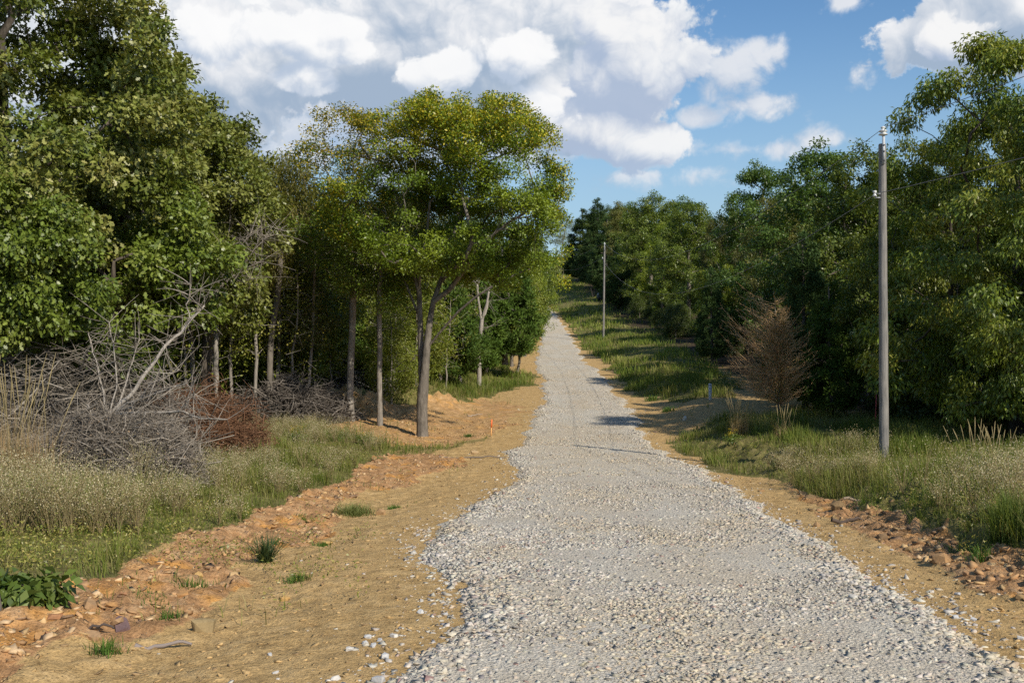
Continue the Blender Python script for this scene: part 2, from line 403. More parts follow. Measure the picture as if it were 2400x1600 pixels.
def scatter_rubble():
    """broken red-brown shale and earth crumbs on the dug banks"""
    n = 170000
    y = 4+30*rng.uniform(0, 1, n)**1.9; x = rng.uniform(-9, 12, n)
    g, r, f = zones(x, y)
    on = road_h(x, y)[1] > -.05
    clod = np.exp(-((x-XR(y)-1.7)/.8)**2)*(x > XR(y))
    p = np.clip(r*.8*np.where(fbm(x, y, 1.3, 3, 64) > .50, .9, .25)+clod*.45+.20*(g < .3)*(fbm(x, y, 1.1, 3, 65) > .42), 0, 1)*(~on)*(np.abs(x) < y*.56+.4)*(1-f)*(1-.7*g)
    k = rng.uniform(0, 1, n) < p
    x, y, r = x[k], y[k], r[k]; n = len(x)
    s = .008+np.where(r > .3, .050, .026)*rng.uniform(0, 1, n)**3.4
    a = np.array([.42, .25, .12]); b = np.array([.49, .33, .16]); c = np.array([.27, .17, .10]); d = np.array([.54, .38, .22])
    u = rng.uniform(0, 1, (n, 1)); C = np.where(u < .4, a, np.where(u < .7, b, np.where(u < .85, c, d)))
    C = np.where(r[:, None] < .3, np.where(u < .6, np.array([.46, .31, .14]), np.array([.30, .20, .10])), C)*rng.uniform(.75, 1.2, (n, 1))
    V, q, C = stones(np.stack([x, y, ground_h(x, y)+s*.10], 1), s*1.3, C, .32, .36, tilt=.38)
    me = make_mesh('rubble', V, [q], M['stone'], C)
    tag(link('rubble', me), 'broken orange shale chips and crumbs on the dug road banks', 'rubble', kind='stuff')
    print('rubble', n)
scatter_rubble()

# ------------------------------------------------------------------ trees
def norm(v): return v/np.maximum(np.linalg.norm(v, axis=-1, keepdims=True), 1e-9)

class Tubes:
    def __init__(s): s.V = []; s.Q = []; s.C = []; s.n = 0
    def add(s, P, R, sides=6, colr=None, cap=False):
        P = np.asarray(P, float); R = np.broadcast_to(np.asarray(R, float), (len(P),)).copy(); m = len(P)
        if m < 2: return
        T = norm(np.gradient(P, axis=0))
        d = P[-1]-P[0]; ref = np.eye(3)[np.argmin(np.abs(d))]
        A = norm(np.cross(T, ref)); B = np.cross(T, A)
        th = np.arange(sides)*2*np.pi/sides
        V = P[:, None]+R[:, None, None]*(np.cos(th)[None, :, None]*A[:, None]+np.sin(th)[None, :, None]*B[:, None])
        i = np.arange(m-1)[:, None]*sides+np.arange(sides)[None]; j = np.arange(m-1)[:, None]*sides+(np.arange(sides)[None]+1) % sides
        q = np.stack([i, j, j+sides, i+sides], -1).reshape(-1, 4)+s.n
        s.V.append(V.reshape(-1, 3)); s.Q.append(q)
        if colr is not None: s.C.append(np.repeat(np.atleast_2d(colr), m*sides, 0))
        s.n += m*sides
    def mesh(s, name, mat, smooth=True):
        return make_mesh(name, np.concatenate(s.V), [np.concatenate(s.Q)], mat, np.concatenate(s.C) if s.C else None, smooth)

def batch_twigs(P, R, colr, sides=3):
    """P (n,m,3) many thin curved sticks at once -> V, Q, C"""
    n, m, _ = P.shape
    T = norm(np.gradient(P, axis=1)); ref = norm(np.random.default_rng(1).normal(0, 1, (n, 1, 3)))
    A = norm(np.cross(T, ref)); B = np.cross(T, A); th = np.arange(sides)*2*np.pi/sides
    V = P[:, :, None]+R[..., None, None]*(np.cos(th)[:, None]*A[:, :, None]+np.sin(th)[:, None]*B[:, :, None])
    base = (np.arange(n)*m*sides)[:, None, None]
    i = np.arange(m-1)[None, :, None]*sides+np.arange(sides)[None, None]; j = np.arange(m-1)[None, :, None]*sides+(np.arange(sides)[None, None]+1) % sides
    i = i+base; j = j+base
    q = np.stack([i, j, j+sides, i+sides], -1).reshape(-1, 4)
    return V.reshape(-1, 3), q, np.repeat(colr, m*sides, 0)

def grow(att, trunk, r, step=.45, jit=.06, climb=.8, par0=None):
    cap = len(trunk)+len(att)*10
    P = np.zeros((cap, 3)); par = np.full(cap, -1); n = len(trunk)
    P[:n] = trunk; par[1:n] = np.arange(n-1) if par0 is None else par0[1:]
    tips = []
    order = np.argsort(np.linalg.norm((att-(trunk[-1] if par0 is None else trunk.mean(0)))*np.array([1, 1, .8]), axis=1))
    for a in att[order]:
        D = a-P[:n]; dist = np.linalg.norm(D, axis=1)
        hz = np.hypot(D[:, 0], D[:, 1])
        cost = dist+climb*np.maximum(0, .35*hz-D[:, 2])
        i = int(np.argmin(cost)); L = dist[i]
        k = int(min(8, max(1, round(L/step)))); p0 = P[i]; cur = i
        for s_ in range(1, k+1):
            u = s_/k
            q = p0+(a-p0)*u
            q[2] += .12*L*np.sin(np.pi*u)*(.4 if L > 1 else .2)
            if s_ < k: q += r.normal(0, jit, 3)*min(1, L)
            P[n] = q; par[n] = cur; cur = n; n += 1
        tips.append(cur)
    P, par = P[:n], par[:n]
    cnt = np.zeros(n); cnt[tips] = 1
    for i in range(n-1, 0, -1): cnt[par[i]] += cnt[i]
    return P, par, cnt, np.array(tips)

def branch_mesh(name, P, par, cnt, n_trunk, r0, rtip, mat, rmin=0.0, flare=1.35, expo=.52):
    n = len(P); R = np.maximum(rtip, r0*(cnt/max(cnt[0], 1))**expo)
    hgt = P[:, 2]-P[0, 2]
    R[:n_trunk] = np.maximum(R[:n_trunk], r0*.35); R[:n_trunk] *= 1+(flare-1)*np.exp(-hgt[:n_trunk]/.25)
    kids = [[] for _ in range(n)]
    for i in range(1, n): kids[par[i]].append(i)
    tb = Tubes(); stack = [(0, None)]
    while stack:
        s0, p = stack.pop()
        chain = [s0]; i = s0
        while kids[i]:
            ks = sorted(kids[i], key=lambda k: (k < n_trunk, cnt[k])); b = ks[-1]
            for k in ks[:-1]: stack.append((k, i))
            chain.append(b); i = b
        pts = ([P[p]] if p is not None else [])+[P[c] for c in chain]
        rr = ([min(R[p], R[s0]*1.15)] if p is not None else [])+[R[c] for c in chain]
        if max(rr) < rmin: continue
        mx = max(rr); tb.add(np.array(pts), np.array(rr), 9 if mx > .09 else 6 if mx > .03 else 4 if mx > .012 else 3)
    return tb.mesh(name, mat)

def leaf_cloud(centres, n, cr, L, W, r, colfun, droop=.25, up=.7, flat=.75, fold=.12, shape='diamond', out_c=None, weights=None):
    k = r.choice(len(centres), n, p=weights)
    c = centres[k]
    off = norm(r.normal(0, 1, (n, 3)))*(r.uniform(0, 1, (n, 1))**.5)*cr*1.25*np.array([1, 1, flat])
    pos = c+off
    oc = centres.mean(0) if out_c is None else out_c
    outw = norm(pos-oc)
    ax = norm(off/cr*.5+r.normal(0, .7, (n, 3))+outw*.3+np.array([0, 0, -droop*2]))
    nm = norm(r.normal(0, .55, (n, 3))+np.array([0, 0, up])+outw*.45)
    sd = norm(np.cross(ax, nm)); nm = np.cross(sd, ax)
    ll = L*r.uniform(.7, 1.25, n)[:, None]; ww = W*r.uniform(.75, 1.2, n)[:, None]*.5
    C = colfun(pos, k, r)
    if shape == 'diamond':
        V = np.stack([pos, pos+ax*ll*.45+sd*ww+nm*ll*fold, pos+ax*ll-nm*ll*.05, pos+ax*ll*.45-sd*ww+nm*ll*fold], 1); m = 4
    elif shape == 'lobed':
        prof = [(0, 0), (.18, .55), (.30, .28), (.50, 1.0), (.62, .40), (.80, .62), (1.0, 0), (.80, -.62), (.62, -.40), (.50, -1.0), (.30, -.28), (.18, -.55)]
        V = np.stack([pos+ax*ll*a+sd*ww*b+nm*ll*fold*abs(b) for a, b in prof], 1); m = len(prof)
    f = np.arange(n*m).reshape(n, m)
    return V.reshape(-1, 3), f, np.repeat(C, m, 0)

def pal(*cols):
    cols = np.array(cols)
    def f(pos, k, r, amp=.28):
        n = len(pos)
        h = hash3(k, k*0, k*0, 5)*.55+r.uniform(0, 1, n)*.45
        u = h*(len(cols)-1); i = np.clip(u.astype(int), 0, len(cols)-2); t = (u-i)[:, None]
        return (cols[i]*(1-t)+cols[i+1]*t)*r.uniform(1-amp, 1+amp, (n, 1))*np.array([1.42, 1.30, 1.15])
    return f

def envelope_points(n, z0, z1, rfun, r, shell=.45, gap=.46, gscale=.55, seed=0, sq=(1, 1), cen=lambda z: (0, 0)):
    out = []
    tot = 0
    while tot < n:
        m = n*6
        z = r.uniform(z0, z1, m); a = r.uniform(0, 2*np.pi, m)
        rad = rfun((z-z0)/(z1-z0)); u = r.uniform(0, 1, m)**shell
        lump = .78+.5*vnoise(np.cos(a)*1.7+9, np.sin(a)*1.7+z*.55, None, seed+3)
        x = np.cos(a)*rad*u*lump*sq[0]; y = np.sin(a)*rad*u*lump*sq[1]
        keep = r.uniform(0, 1, m) < (rad/np.max(rad))**1.1+.03
        keep &= fbm(x, y, gscale, 2, seed+11, z=z) > gap
        cx, cy = cen(z)
        p = np.stack([x+cx, y+cy, z], 1)[keep]; out.append(p); tot += len(p)
    return np.concatenate(out)[:n]

def trunk_line(h, r, lean=(0, 0), wob=.06, n=9):
    z = np.linspace(0, h, n); t = z/h
    x = lean[0]*t**1.3+np.cumsum(r.normal(0, wob, n))*.35*(t > 0); y = lean[1]*t**1.3+np.cumsum(r.normal(0, wob, n))*.35*(t > 0)
    x -= x[0]; y -= y[0]
    return np.stack([x, y, z-.12*(t == 0)], 1)

PROTO = {}
def proto_deciduous(key, H, z0, rmax, natt, nleaf, cr, L, W, cols, seed, prof=None, bark='bark_grey', r0=.14, trunk_h=None, lean=(0, 0), gap=.45, shell=.5,
                    droop=.25, up=.7, flat=.75, shape='diamond', mat='leaf', rmin=0.0, sq=(1, 1), gscale=.55, colfun=None, cen=lambda z: (0, 0), wob=.06, bare=0, climb=.8):
    r = np.random.default_rng(seed)
    if key in ('thicket', 'slender_a', 'slender_b', 'slender_c', 'willowy'): mat = 'leaf_thin'
    if prof is None: prof = lambda t: np.sin(np.pi*np.clip(t*.86+.12, 0, 1))**.75
    att = envelope_points(natt, z0, H-cr*.8, lambda t: rmax*prof(t), r, shell, gap, gscale, seed, sq, cen)
    tr = trunk_line(trunk_h or (z0+.45*(H-z0)), r, lean, wob)
    P, par, cnt, tips = grow(att, tr, r, climb=climb)
    bm_ = branch_mesh(key+'_trunk', P, par, cnt, len(tr), r0, .007, M[bark], rmin)
    cen_pts = P[tips]
    if bare: cen_pts = cen_pts[r.uniform(0, 1, len(cen_pts)) > bare]
    V, f, C = leaf_cloud(cen_pts, nleaf, cr, L, W, r, colfun or pal(*cols), droop, up, flat, shape=shape, out_c=np.array([0, 0, z0+.35*(H-z0)]))
    cm = make_mesh(key+'_crown', V, [f], M[mat], C)
    PROTO[key] = (bm_, cm, H)

def proto_cedar(key, H, rb, natt, nleaf, cols, seed, z0=.5, mat='needle', L=.16, W=.05, cr=.15, bark='bark_grey'):
    r = np.random.default_rng(seed)
    z = z0+(H-z0)*(1-np.sqrt(r.uniform(0, 1, natt))*.99); t = (z-z0)/(H-z0); a = r.uniform(0, 2*np.pi, natt)
    lump = .7+.6*vnoise(np.cos(a)*2+5, np.sin(a)*2+z*.9, None, seed)
    rad = rb*(1-t)**.75*np.clip(t*5+.45, 0, 1)*lump*r.uniform(.25, 1, natt)**.4
    att = np.stack([np.cos(a)*rad, np.sin(a)*rad, z+rad*.18], 1)
    tr = trunk_line(H*.97, r, (r.normal(0, .1), r.normal(0, .1)), .02, 14)
    P, par, cnt, tips = grow(att, tr, r, .4, .04, 1.6)
    bm_ = branch_mesh(key+'_trunk', P, par, cnt, len(tr), .07+.008*H, .006, M[bark])
    V, f, C = leaf_cloud(P[tips], nleaf, cr, L, W, r, pal(*cols), -.25, .3, .9, .02, out_c=np.array([0, 0, H*.3]))
    PROTO[key] = (bm_, make_mesh(key+'_crown', V, [f], M[mat], C), H)

def plant(key, name, x, y, label, cat='tree', group=None, h=None, rz=None, z=None, sxy=1.0, trunk=True):
    bm_, cm, H = PROTO[key]
    s = (h/H) if h else 1.0
    o = empty(name, (x, y, (gh(x, y) if z is None else z)-.05), rng.uniform(0, 6.28) if rz is None else rz, s)
    if sxy != 1.0: o.scale = (s*sxy, s*sxy, s)
    tag(o, label, cat, group)
    if trunk: link('trunk', bm_, o)
    link('crown', cm, o)
    return o

# ------------------------------------------------------------------ tree kinds
OAK = [(.055, .085, .014), (.10, .135, .024), (.165, .19, .05), (.26, .26, .10)]
proto_deciduous('oak_tall', 13.0, 2.6, 3.4, 430, 100000, .36, .125, .092, OAK, 11, lambda t: np.clip(.62+.55*np.sin(np.pi*np.clip(t*.9+.08, 0, 1))-.25*t, .1, 1.2), 'bark_dark', .20, 8.5, gap=.42, shell=.42, shape='lobed', mat='leaf_gloss')
proto_deciduous('oak_mid', 9.8, 3.0, 1.9, 200, 38000, .32, .115, .085, OAK[:3]+[(.13, .15, .055)], 12, None, 'bark_dark', .13, 7.0, gap=.44, shape='lobed', mat='leaf_gloss')
proto_deciduous('oak_low', 6.4, 1.9, 1.9, 150, 34000, .34, .108, .08, [(.05, .085, .013), (.095, .14, .02), (.16, .195, .045)], 13, None, 'bark_dark', .10, 4.0, gap=.42, shape='lobed', mat='leaf_gloss')
GREEN_A = [(.036, .075, .016), (.062, .115, .024), (.10, .155, .036)]
GREEN_B = [(.055, .09, .016), (.095, .14, .024), (.145, .185, .04)]
GREEN_C = [(.065, .08, .02), (.105, .12, .034), (.155, .155, .055)]
BRIGHT = [(.08, .13, .014), (.13, .185, .02), (.20, .24, .03)]
proto_deciduous('wood_a', 11.0, 1.6, 3.0, 270, 42000, .36, .13, .085, GREEN_A, 21, None, 'bark_dark', .15, 7.5, gap=.40)
proto_deciduous('wood_b', 10.5, 1.2, 2.7, 250, 40000, .35, .12, .075, GREEN_B, 22, None, 'bark_grey', .14, 7.0, gap=.42)
proto_deciduous('wood_c', 11.5, 2.0, 2.6, 240, 36000, .34, .12, .07, GREEN_C, 23, lambda t: np.sin(np.pi*np.clip(t*.8+.15, 0, 1))**.6, 'bark_grey', .13, 8.0, gap=.43)
proto_deciduous('wood_bright', 9.5, 1.0, 2.4, 220, 36000, .33, .11, .07, BRIGHT, 24, None, 'bark_grey', .12, 6.0, gap=.43)
# slender understorey trees with pale stems and thin, airy crowns
UND = [(.09, .13, .02), (.14, .185, .032), (.21, .235, .055)]
proto_deciduous('slender_a', 9.0, 3.0, 1.7, 190, 13000, .36, .09, .05, UND, 31, None, 'bark_pale', .075, 7.2, (.5, .2), gap=.46, wob=.10)
proto_deciduous('slender_b', 8.0, 2.4, 1.5, 170, 11000, .36, .085, .045, [(.06, .085, .02), (.10, .12, .035), (.15, .15, .05)], 32, None, 'bark_pale', .06, 6.5, (-.7, .1), gap=.47, wob=.12, bare=.15)
proto_deciduous('slender_c', 6.5, 1.2, 1.5, 180, 12000, .34, .085, .045, UND, 33, None, 'bark_grey', .06, 5.2, (.3, -.3), gap=.45, wob=.12)
proto_deciduous('willowy', 9.6, 4.4, 1.5, 200, 13000, .32, .15, .032, [(.10, .12, .025), (.14, .15, .035), (.20, .17, .05)], 34, lambda t: np.sin(np.pi*np.clip(t*.75+.2, 0, 1))**.7, 'bark_grey', .09, 6.0, (.5, 0), droop=.75, gap=.46, wob=.08)
proto_deciduous('shrub', 2.6, .1, 1.5, 150, 11000, .22, .085, .05, [(.035, .062, .014), (.06, .09, .02), (.09, .12, .03)], 35, lambda t: np.clip(1.1-t*.75, .1, 1), 'bark_grey', .03, 1.4, gap=.40, flat=.9)
proto_deciduous('pecan', 10.4, .7, 4.2, 210, 76000, .42, .15, .05, [(.045, .08, .012), (.085, .13, .019), (.135, .175, .03), (.205, .21, .042)], 41,
                lambda t: np.clip(.80+.35*np.sin(np.pi*t*.9)-.55*t**2.2, .15, 1.2), 'bark_dark', .17, 7.0, droop=.62, up=.55, gap=.44, shell=.42)
proto_cedar('cedar', 9.0, 2.1, 420, 34000, [(.022, .048, .015), (.036, .070, .02), (.055, .092, .028)], 51, L=.20, W=.055, cr=.2)
proto_cedar('cedar_low', 5.0, 1.9, 300, 26000, [(.028, .060, .010), (.05, .092, .014), (.075, .12, .02)], 52, .25, L=.17, W=.05, cr=.18)

proto_deciduous('thicket', 4.6, .3, 1.25, 130, 10000, .30, .08, .045, [(.075, .11, .016), (.12, .16, .026), (.19, .21, .05)], 37, lambda t: np.clip(np.sin(np.pi*np.clip(t*.8+.18, 0, 1)), .1, 1), 'bark_pale', .04, 3.6, gap=.44, wob=.10)

def proto_bare(key, H, seed, z0, rmax, natt, r0, bark='bark_pale', leaves=0):
    r = np.random.default_rng(seed)
    att = envelope_points(natt, z0, H, lambda t: rmax*np.sin(np.pi*np.clip(t*.8+.15, 0, 1)), r, .6, .3, .55, seed)
    tr = trunk_line(H*.85, r, (r.normal(0, .4), r.normal(0, .3)), .09, 12)
    P, par, cnt, tips = grow(att, tr, r, .4, .10)
    bm_ = branch_mesh(key+'_trunk', P, par, cnt, len(tr), r0, .007, M[bark])
    V, f, C = leaf_cloud(P[tips], leaves, .3, .08, .045, r, pal((.10, .14, .02), (.16, .20, .035), (.24, .22, .06)), .3)
    PROTO[key] = (bm_, make_mesh(key+'_crown', V, [f], M['leaf_thin'], C), H)
proto_bare('bare_a', 6.5, 71, 2.0, 1.2, 110, .055, leaves=1500)
proto_bare('bare_b', 5.0, 72, 1.0, 1.3, 120, .04, leaves=900)
proto_bare('bare_c', 8.0, 73, 3.2, 1.3, 110, .075, leaves=2200)

# the yellowing elm beside the track, its forked stems laid out one by one
def build_elm():
    S = 81.0
    def q(px, py, dy=0.0): return ((px-970)/S, dy, (1004-py)/S)
    chains = [  # (index of the node it leaves from, points)
        (None, [q(970,1012), q(970,985), q(969,930), q(972,885)]),
        (3, [q(967,845,.14), q(965,780,.20), q(963,720,.22), q(961,655,.2)]),                 # 4..7 dark left stem
        (7, [q(946,600,.2), q(932,550,.5), q(922,505,.8)]), (7, [q(968,580,-.2), q(984,520,-.4), q(992,450,-.6)]),
        (3, [q(977,845,-.06), q(981,790,-.06), q(988,725,-.04), q(996,680,.0)]),                    # 14..17 right stem
        (17, [q(1012,630,.2), q(1034,570,.5), q(1052,515,.9), q(1062,440,1.2)]), (17, [q(1036,650,-.1), q(1072,605,-.4), q(1112,548,-.8), q(1178,500,-1.1), q(1235,470,-1.3)]),
        (15, [q(1020,745,-.3), q(1058,705,-.7), q(1100,672,-1.0), q(1138,648,-1.2)]),
        (6, [q(930,640,.4), q(900,590,.9), q(868,530,1.2)]), (19, [q(1100,520,1.0), q(1150,440,1.6)]), (10, [q(905,440,1.2), q(880,380,1.5)])]
    pts, par = [], []
    for p0, c in chains:
        prev = -1 if p0 is None else p0
        for p in c: pts.append(p); par.append(prev); prev = len(pts)-1
    pts = np.array(pts); par = np.array(par)
    r = np.random.default_rng(5)
    prof = lambda t: np.clip(np.interp(t, [0, .12, .3, .5, .7, .86, 1], [.45, .80, .96, 1.0, .97, .82, .40]), 0, 1)
    att = envelope_points(480, 4.9, 9.8, lambda t: 3.45*prof(t), r, .42, .46, .62, 77, (1.0, .95), lambda z: (1.05, .1))
    lo = envelope_points(26, 4.5, 5.6, lambda t: 1.9+0*t, r, .5, .46, .7, 79, (1, 1), lambda z: (2.3, .3))
    att = np.concatenate([att, lo])
    P, par2, cnt, tips = grow(att, pts, r, .45, .07, .8, par)
    R = np.maximum(.006, .165*(cnt/cnt[0])**.5)
    nt = len(pts); R[:nt] = np.maximum(R[:nt], .035); R[:4] *= np.array([1.25, 1.02, .98, .98]); R[14:18] = [.12, .105, .092, .082]; R[18:26] = np.minimum(R[18:26], .07); R[4:8] = np.maximum(R[4:8], [.10, .09, .082, .075])
    kids = [[] for _ in range(len(P))]
    for i in range(1, len(P)): kids[par2[i]].append(i)
    tb = Tubes(); stack = [(0, None)]
    while stack:
        s0, p = stack.pop(); chain = [s0]; i = s0
        while kids[i]:
            ks = sorted(kids[i], key=lambda k: (k < nt, R[k])); b = ks[-1]
            for k in ks[:-1]: stack.append((k, i))
            chain.append(b); i = b
        pp = ([P[p]] if p is not None else [])+[P[c] for c in chain]; rr = ([min(R[p], R[s0]*1.15)] if p is not None else [])+[R[c] for c in chain]
        tb.add(np.array(pp), np.array(rr), 10 if max(rr) > .05 else 5 if max(rr) > .02 else 3)
    bm_ = tb.mesh('elm_trunk', M['bark_grey'])
    def colf(pos, k, rr_):
        n = len(pos); g = np.array([.10, .16, .014])*(1-(h := hash3(k, k*0, k*0, 9)))[:, None]+np.array([.20, .25, .022])*h[:, None]
        yl = np.where(rr_.uniform(0, 1, (n, 1)) < .5, np.array([.43, .36, .028]), np.array([.33, .34, .028]))
        f = sstep(pos[:, 2], 6.6, 9.6)*1.0+sstep(np.abs(pos[:, 0]-1.0), 2.3, 3.4)*.6
        f = f*1.1-(1-fbm(pos[:, 0], pos[:, 1], .8, 2, 8, z=pos[:, 2]))*.75
        m = (rr_.uniform(0, 1, n) < np.clip(f*1.0+.05, 0, .55))[:, None]
        return np.where(m, yl, g)*rr_.uniform(.75, 1.25, (n, 1))
    V, f, C = leaf_cloud(P[tips], 118000, .30, .08, .05, r, colf, .12, .7, .7, out_c=np.array([1, 0, 5.5]))
    return bm_, make_mesh('elm_crown', V, [f], M['leaf'], C)
_b, _c = build_elm(); PROTO['elm'] = (_b, _c, 9.8)
def yellowish(pos, k, r):
    n = len(pos); g = np.array([.12, .18, .016]); y = np.array([.44, .35, .03])
    f = sstep(pos[:, 2], 5.5, 9.6)+.3*(hash3(k, k*0, k*0, 4)-.5)
    return np.where((r.uniform(0, 1, n) < f*.65)[:, None], y, g)*r.uniform(.7, 1.3, (n, 1))
proto_deciduous('elm_slim', 10.3, 4.2, 2.1, 260, 26000, .28, .075, .045, None, 61, lambda t: np.clip(np.interp(t, [0, .3, .7, 1], [.5, 1, .95, .4]), 0, 1), 'bark_pale', .092, 7.6, (.15, 0), gap=.46, colfun=yellowish, wob=.05, bare=.12)
proto_deciduous('elm_slim_green', 10.0, 3.9, 2.2, 270, 28000, .30, .075, .045, None, 62, lambda t: np.clip(np.interp(t, [0, .3, .7, 1], [.5, 1, .95, .35]), 0, 1), 'bark_pale', .088, 7.0, (-.3, .2), gap=.44, wob=.07, colfun=yellowish)

# ------------------------------------------------------------------ planting
def at(px, d): return (px-CX)/F_PX*d, d
def P_(key, name, px, d, label, h=None, group=None, cat='tree', **k):
    x, y = at(px, d); return plant(key, name, x, y, label, cat, group, h, **k)

x, y = up1(970, 1003)
ELM = plant('elm', 'elm_tree', x, y, 'broad yellow-topped elm with forked trunk standing alone in front of the wood', rz=0, h=9.5*y/28.3)
ELM_XY = (x, y)
x, y = up1(806, 969); plant('elm_slim', 'elm_tree', x, y, 'slim elm with a vine-dark straight trunk and yellow thinning top, left of the broad elm', rz=.3, h=10.6*y/33, sxy=1.2)
x, y = up1(873, 977); plant('elm_slim_green', 'elm_tree', x, y, 'slim green elm with a bent pale trunk between the yellowing elms', rz=2.2, h=9.7*y/33)
# big oaks at the near left
P_('oak_tall', 'oak_tree', 5, 20.5, 'tallest dark green oak rising out of frame above the grey brush pile', 13.2, rz=.4)
P_('oak_mid', 'oak_tree', 285, 23.5, 'dark oak whose ragged top meets the sky beside the tallest oak', 10.9, rz=1.0)
P_('oak_mid', 'oak_tree', 480, 27, 'round-headed dark oak, shorter than the oaks on its left', 10.1, rz=3.6)
P_('oak_low', 'oak_tree', 255, 20.0, 'bright green low-branched oak overhanging the pale fallen branches', 6.6, rz=.3)
P_('oak_low', 'oak_tree', 20, 17.8, 'low oak with large leaves at the left edge, behind the dry grass', 6.2, rz=2.0, sxy=.9, z=gh(*at(20, 17.8))+.5)
P_('willowy', 'willow_tree', 618, 30.5, 'thin willow-like tree with drooping brownish leaves and a wispy tip', 9.7, rz=0)
# slim pale trunks in front of the wood
P_('slender_a', 'slender_tree', 497, 30.5, 'pale-trunked slender tree forking behind the reddish cedar brush', 8.4, rz=4.0)
x, y = up1(703, 948); plant('slender_b', 'slender_tree', x, y, 'slender leaning grey tree beside the heap of dug earth', h=7.6*y/33, rz=2.6)
x, y = up1(1160, 868); plant('cedar_low', 'cedar_tree', x, y, 'bushy roadside cedar with a bare lower trunk where the wood meets the track', h=6.4, rz=1.0, z=gh(x, y)+.9)
x, y = up1(1185, 860); plant('slender_c', 'slender_tree', x, y, 'small leafy tree leaning towards the track behind the roadside cedar', h=7.4, rz=.3)
P_('cedar_low', 'cedar_tree', 765, 39, 'dark low cedar in the wood seen between the slim trunks', 5.6)
P_('cedar_low', 'cedar_tree', 1010, 43, 'dark cedar directly behind the broad elm trunk', 5.8)
P_('cedar_low', 'cedar_tree', 1090, 52, 'dark cedar behind the bleached dead snag', 5.6)
# edge of the wood along the left of the track
edge = [(1120, 55, 'wood_b', 9.6, 'leafy tree on the wood edge behind the dead snag'),
        (1175, 61, 'wood_bright', 9.2, 'bright green tree on the wood edge, left of the track'),
        (1205, 70, 'wood_b', 9.6, 'bushy sunlit tree at the right end of the left-hand wood'),
        (1218, 82, 'wood_bright', 9.0, 'yellow-green tree overhanging the left edge of the climbing track'),
        (1226, 98, 'wood_a', 9.6, 'dark tree at the track side near the top of the climb'),
        (1236, 118, 'wood_bright', 9.8, 'furthest tree on the left edge of the climbing track')]
for px, d, k, h, lab in edge: P_(k, 'woodland_tree', px, d, lab, h, sxy=.85)
kinds = ['wood_b', 'wood_c', 'slender_a', 'wood_a', 'slender_c', 'wood_bright', 'slender_b']
r2 = np.random.default_rng(99)
far = []
for row, (d, n, x0, x1, hh) in enumerate([(37, 6, -17, -6.2, 8.6), (44, 7, -21, -4.0, 9.2), (51, 9, -25, -2.2, 9.5), (61, 10, -30, -2.0, 9.8), (74, 9, -32, -2.2, 10.2), (92, 8, -36, -2, 10.5), (115, 7, -40, -3, 11)]):
    for i in range(n):
        x = x0+(x1-x0)*(i+r2.uniform(.15, .85))/n; y = d+r2.uniform(-3, 3)
        k = kinds[int(r2.integers(0, 7))] if d > 48 else ['slender_a', 'slender_b', 'slender_c', 'slender_a', 'wood_b'][int(r2.integers(0, 5))]; h = hh*r2.uniform(.82, 1.08)
        nm = {'slender_a': 'slender_tree', 'slender_b': 'slender_tree', 'slender_c': 'slender_tree'}.get(k, 'woodland_tree')
        plant(k, nm, x, y, 'green tree crowded among others deep in the left-hand wood', 'tree', 'trees deep in the left-hand wood', h)
for x, y, h in [(-14.5, 25, 9.5), (-17, 29, 10), (-20, 33, 10), (-13, 31, 9.5), (-25, 38, 10.5), (-16, 21, 11), (-21, 25, 12)]:
    plant(kinds[int(r2.integers(0, 4))], 'woodland_tree', x, y, 'tree standing behind the dark oaks at the left', 'tree', 'trees behind the oaks', h)
for i in range(26):
    d = r2.uniform(33, 62); x = r2.uniform(-.46*d, -3.0-.02*d)
    plant('shrub', 'shrub', x, d, 'leafy shrub filling the shade between the trunks of the left-hand wood', 'shrub', 'shrubs under the left-hand wood', r2.uniform(1.6, 3.2))
for i in range(26):
    d = r2.uniform(35, 56); x = r2.uniform(-.44*d, -2.2-.03*d)
    plant('thicket', 'sapling', x, d, 'thin sunlit sapling growing between the trunks of the left-hand wood', 'sapling', 'saplings in the left-hand wood', r2.uniform(3.0, 6.5))
for x, d, h in [(-11.5, 30.5, 5.2), (-10.2, 32, 6.4), (-9.0, 33.2, 5.0), (-7.9, 34.4, 6.2), (-12.6, 33, 7), (-10.9, 35, 7.4), (-9.2, 36, 7.2), (-7.0, 37.5, 6.0), (-6.4, 40.5, 7.2), (-8.2, 38.5, 7.6), (-13.6, 31, 6), (-5.0, 43, 7.5)]:
    plant('thicket', 'sapling', x, d, 'leafy sunlit sapling at the front of the left-hand wood', 'sapling', 'saplings at the front of the left-hand wood', h, sxy=1.1)
for i, (px, d, k, h) in enumerate([(455, 29, 'bare_c', 7.6), (530, 31, 'bare_a', 6.4), (560, 32.5, 'bare_b', 5.0), (590, 30.5, 'bare_a', 6.8), (640, 33, 'bare_c', 7.8), (672, 31.5, 'bare_b', 5.4), (735, 38, 'bare_c', 7.4), (760, 35, 'bare_b', 4.6), (845, 39, 'bare_a', 6.0), (905, 38, 'bare_b', 5.0), (940, 42, 'bare_a', 6.4), (1025, 41, 'bare_b', 4.4), (1060, 45, 'bare_c', 7.5), (425, 27, 'bare_b', 5.6), (610, 36, 'bare_c', 8.4), (700, 41, 'bare_a', 7.4)]):
    P_(k, 'bare_tree', px, d, 'thin half-bare pale stem with twiggy branches in the left-hand wood', h, 'thin half-bare trees in the left-hand wood')
for px, d, h, lab in [(1290, 232, 11.5, 'grey thin-leaved tree alone on the crest at the end of the track')]:
    P_('slender_b', 'slender_tree', px, d, lab, h, sxy=1.6)
P_('shrub', 'shrub', 1316, 205, 'small round green bush on the grassy crest right of the track', 2.6, cat='shrub')

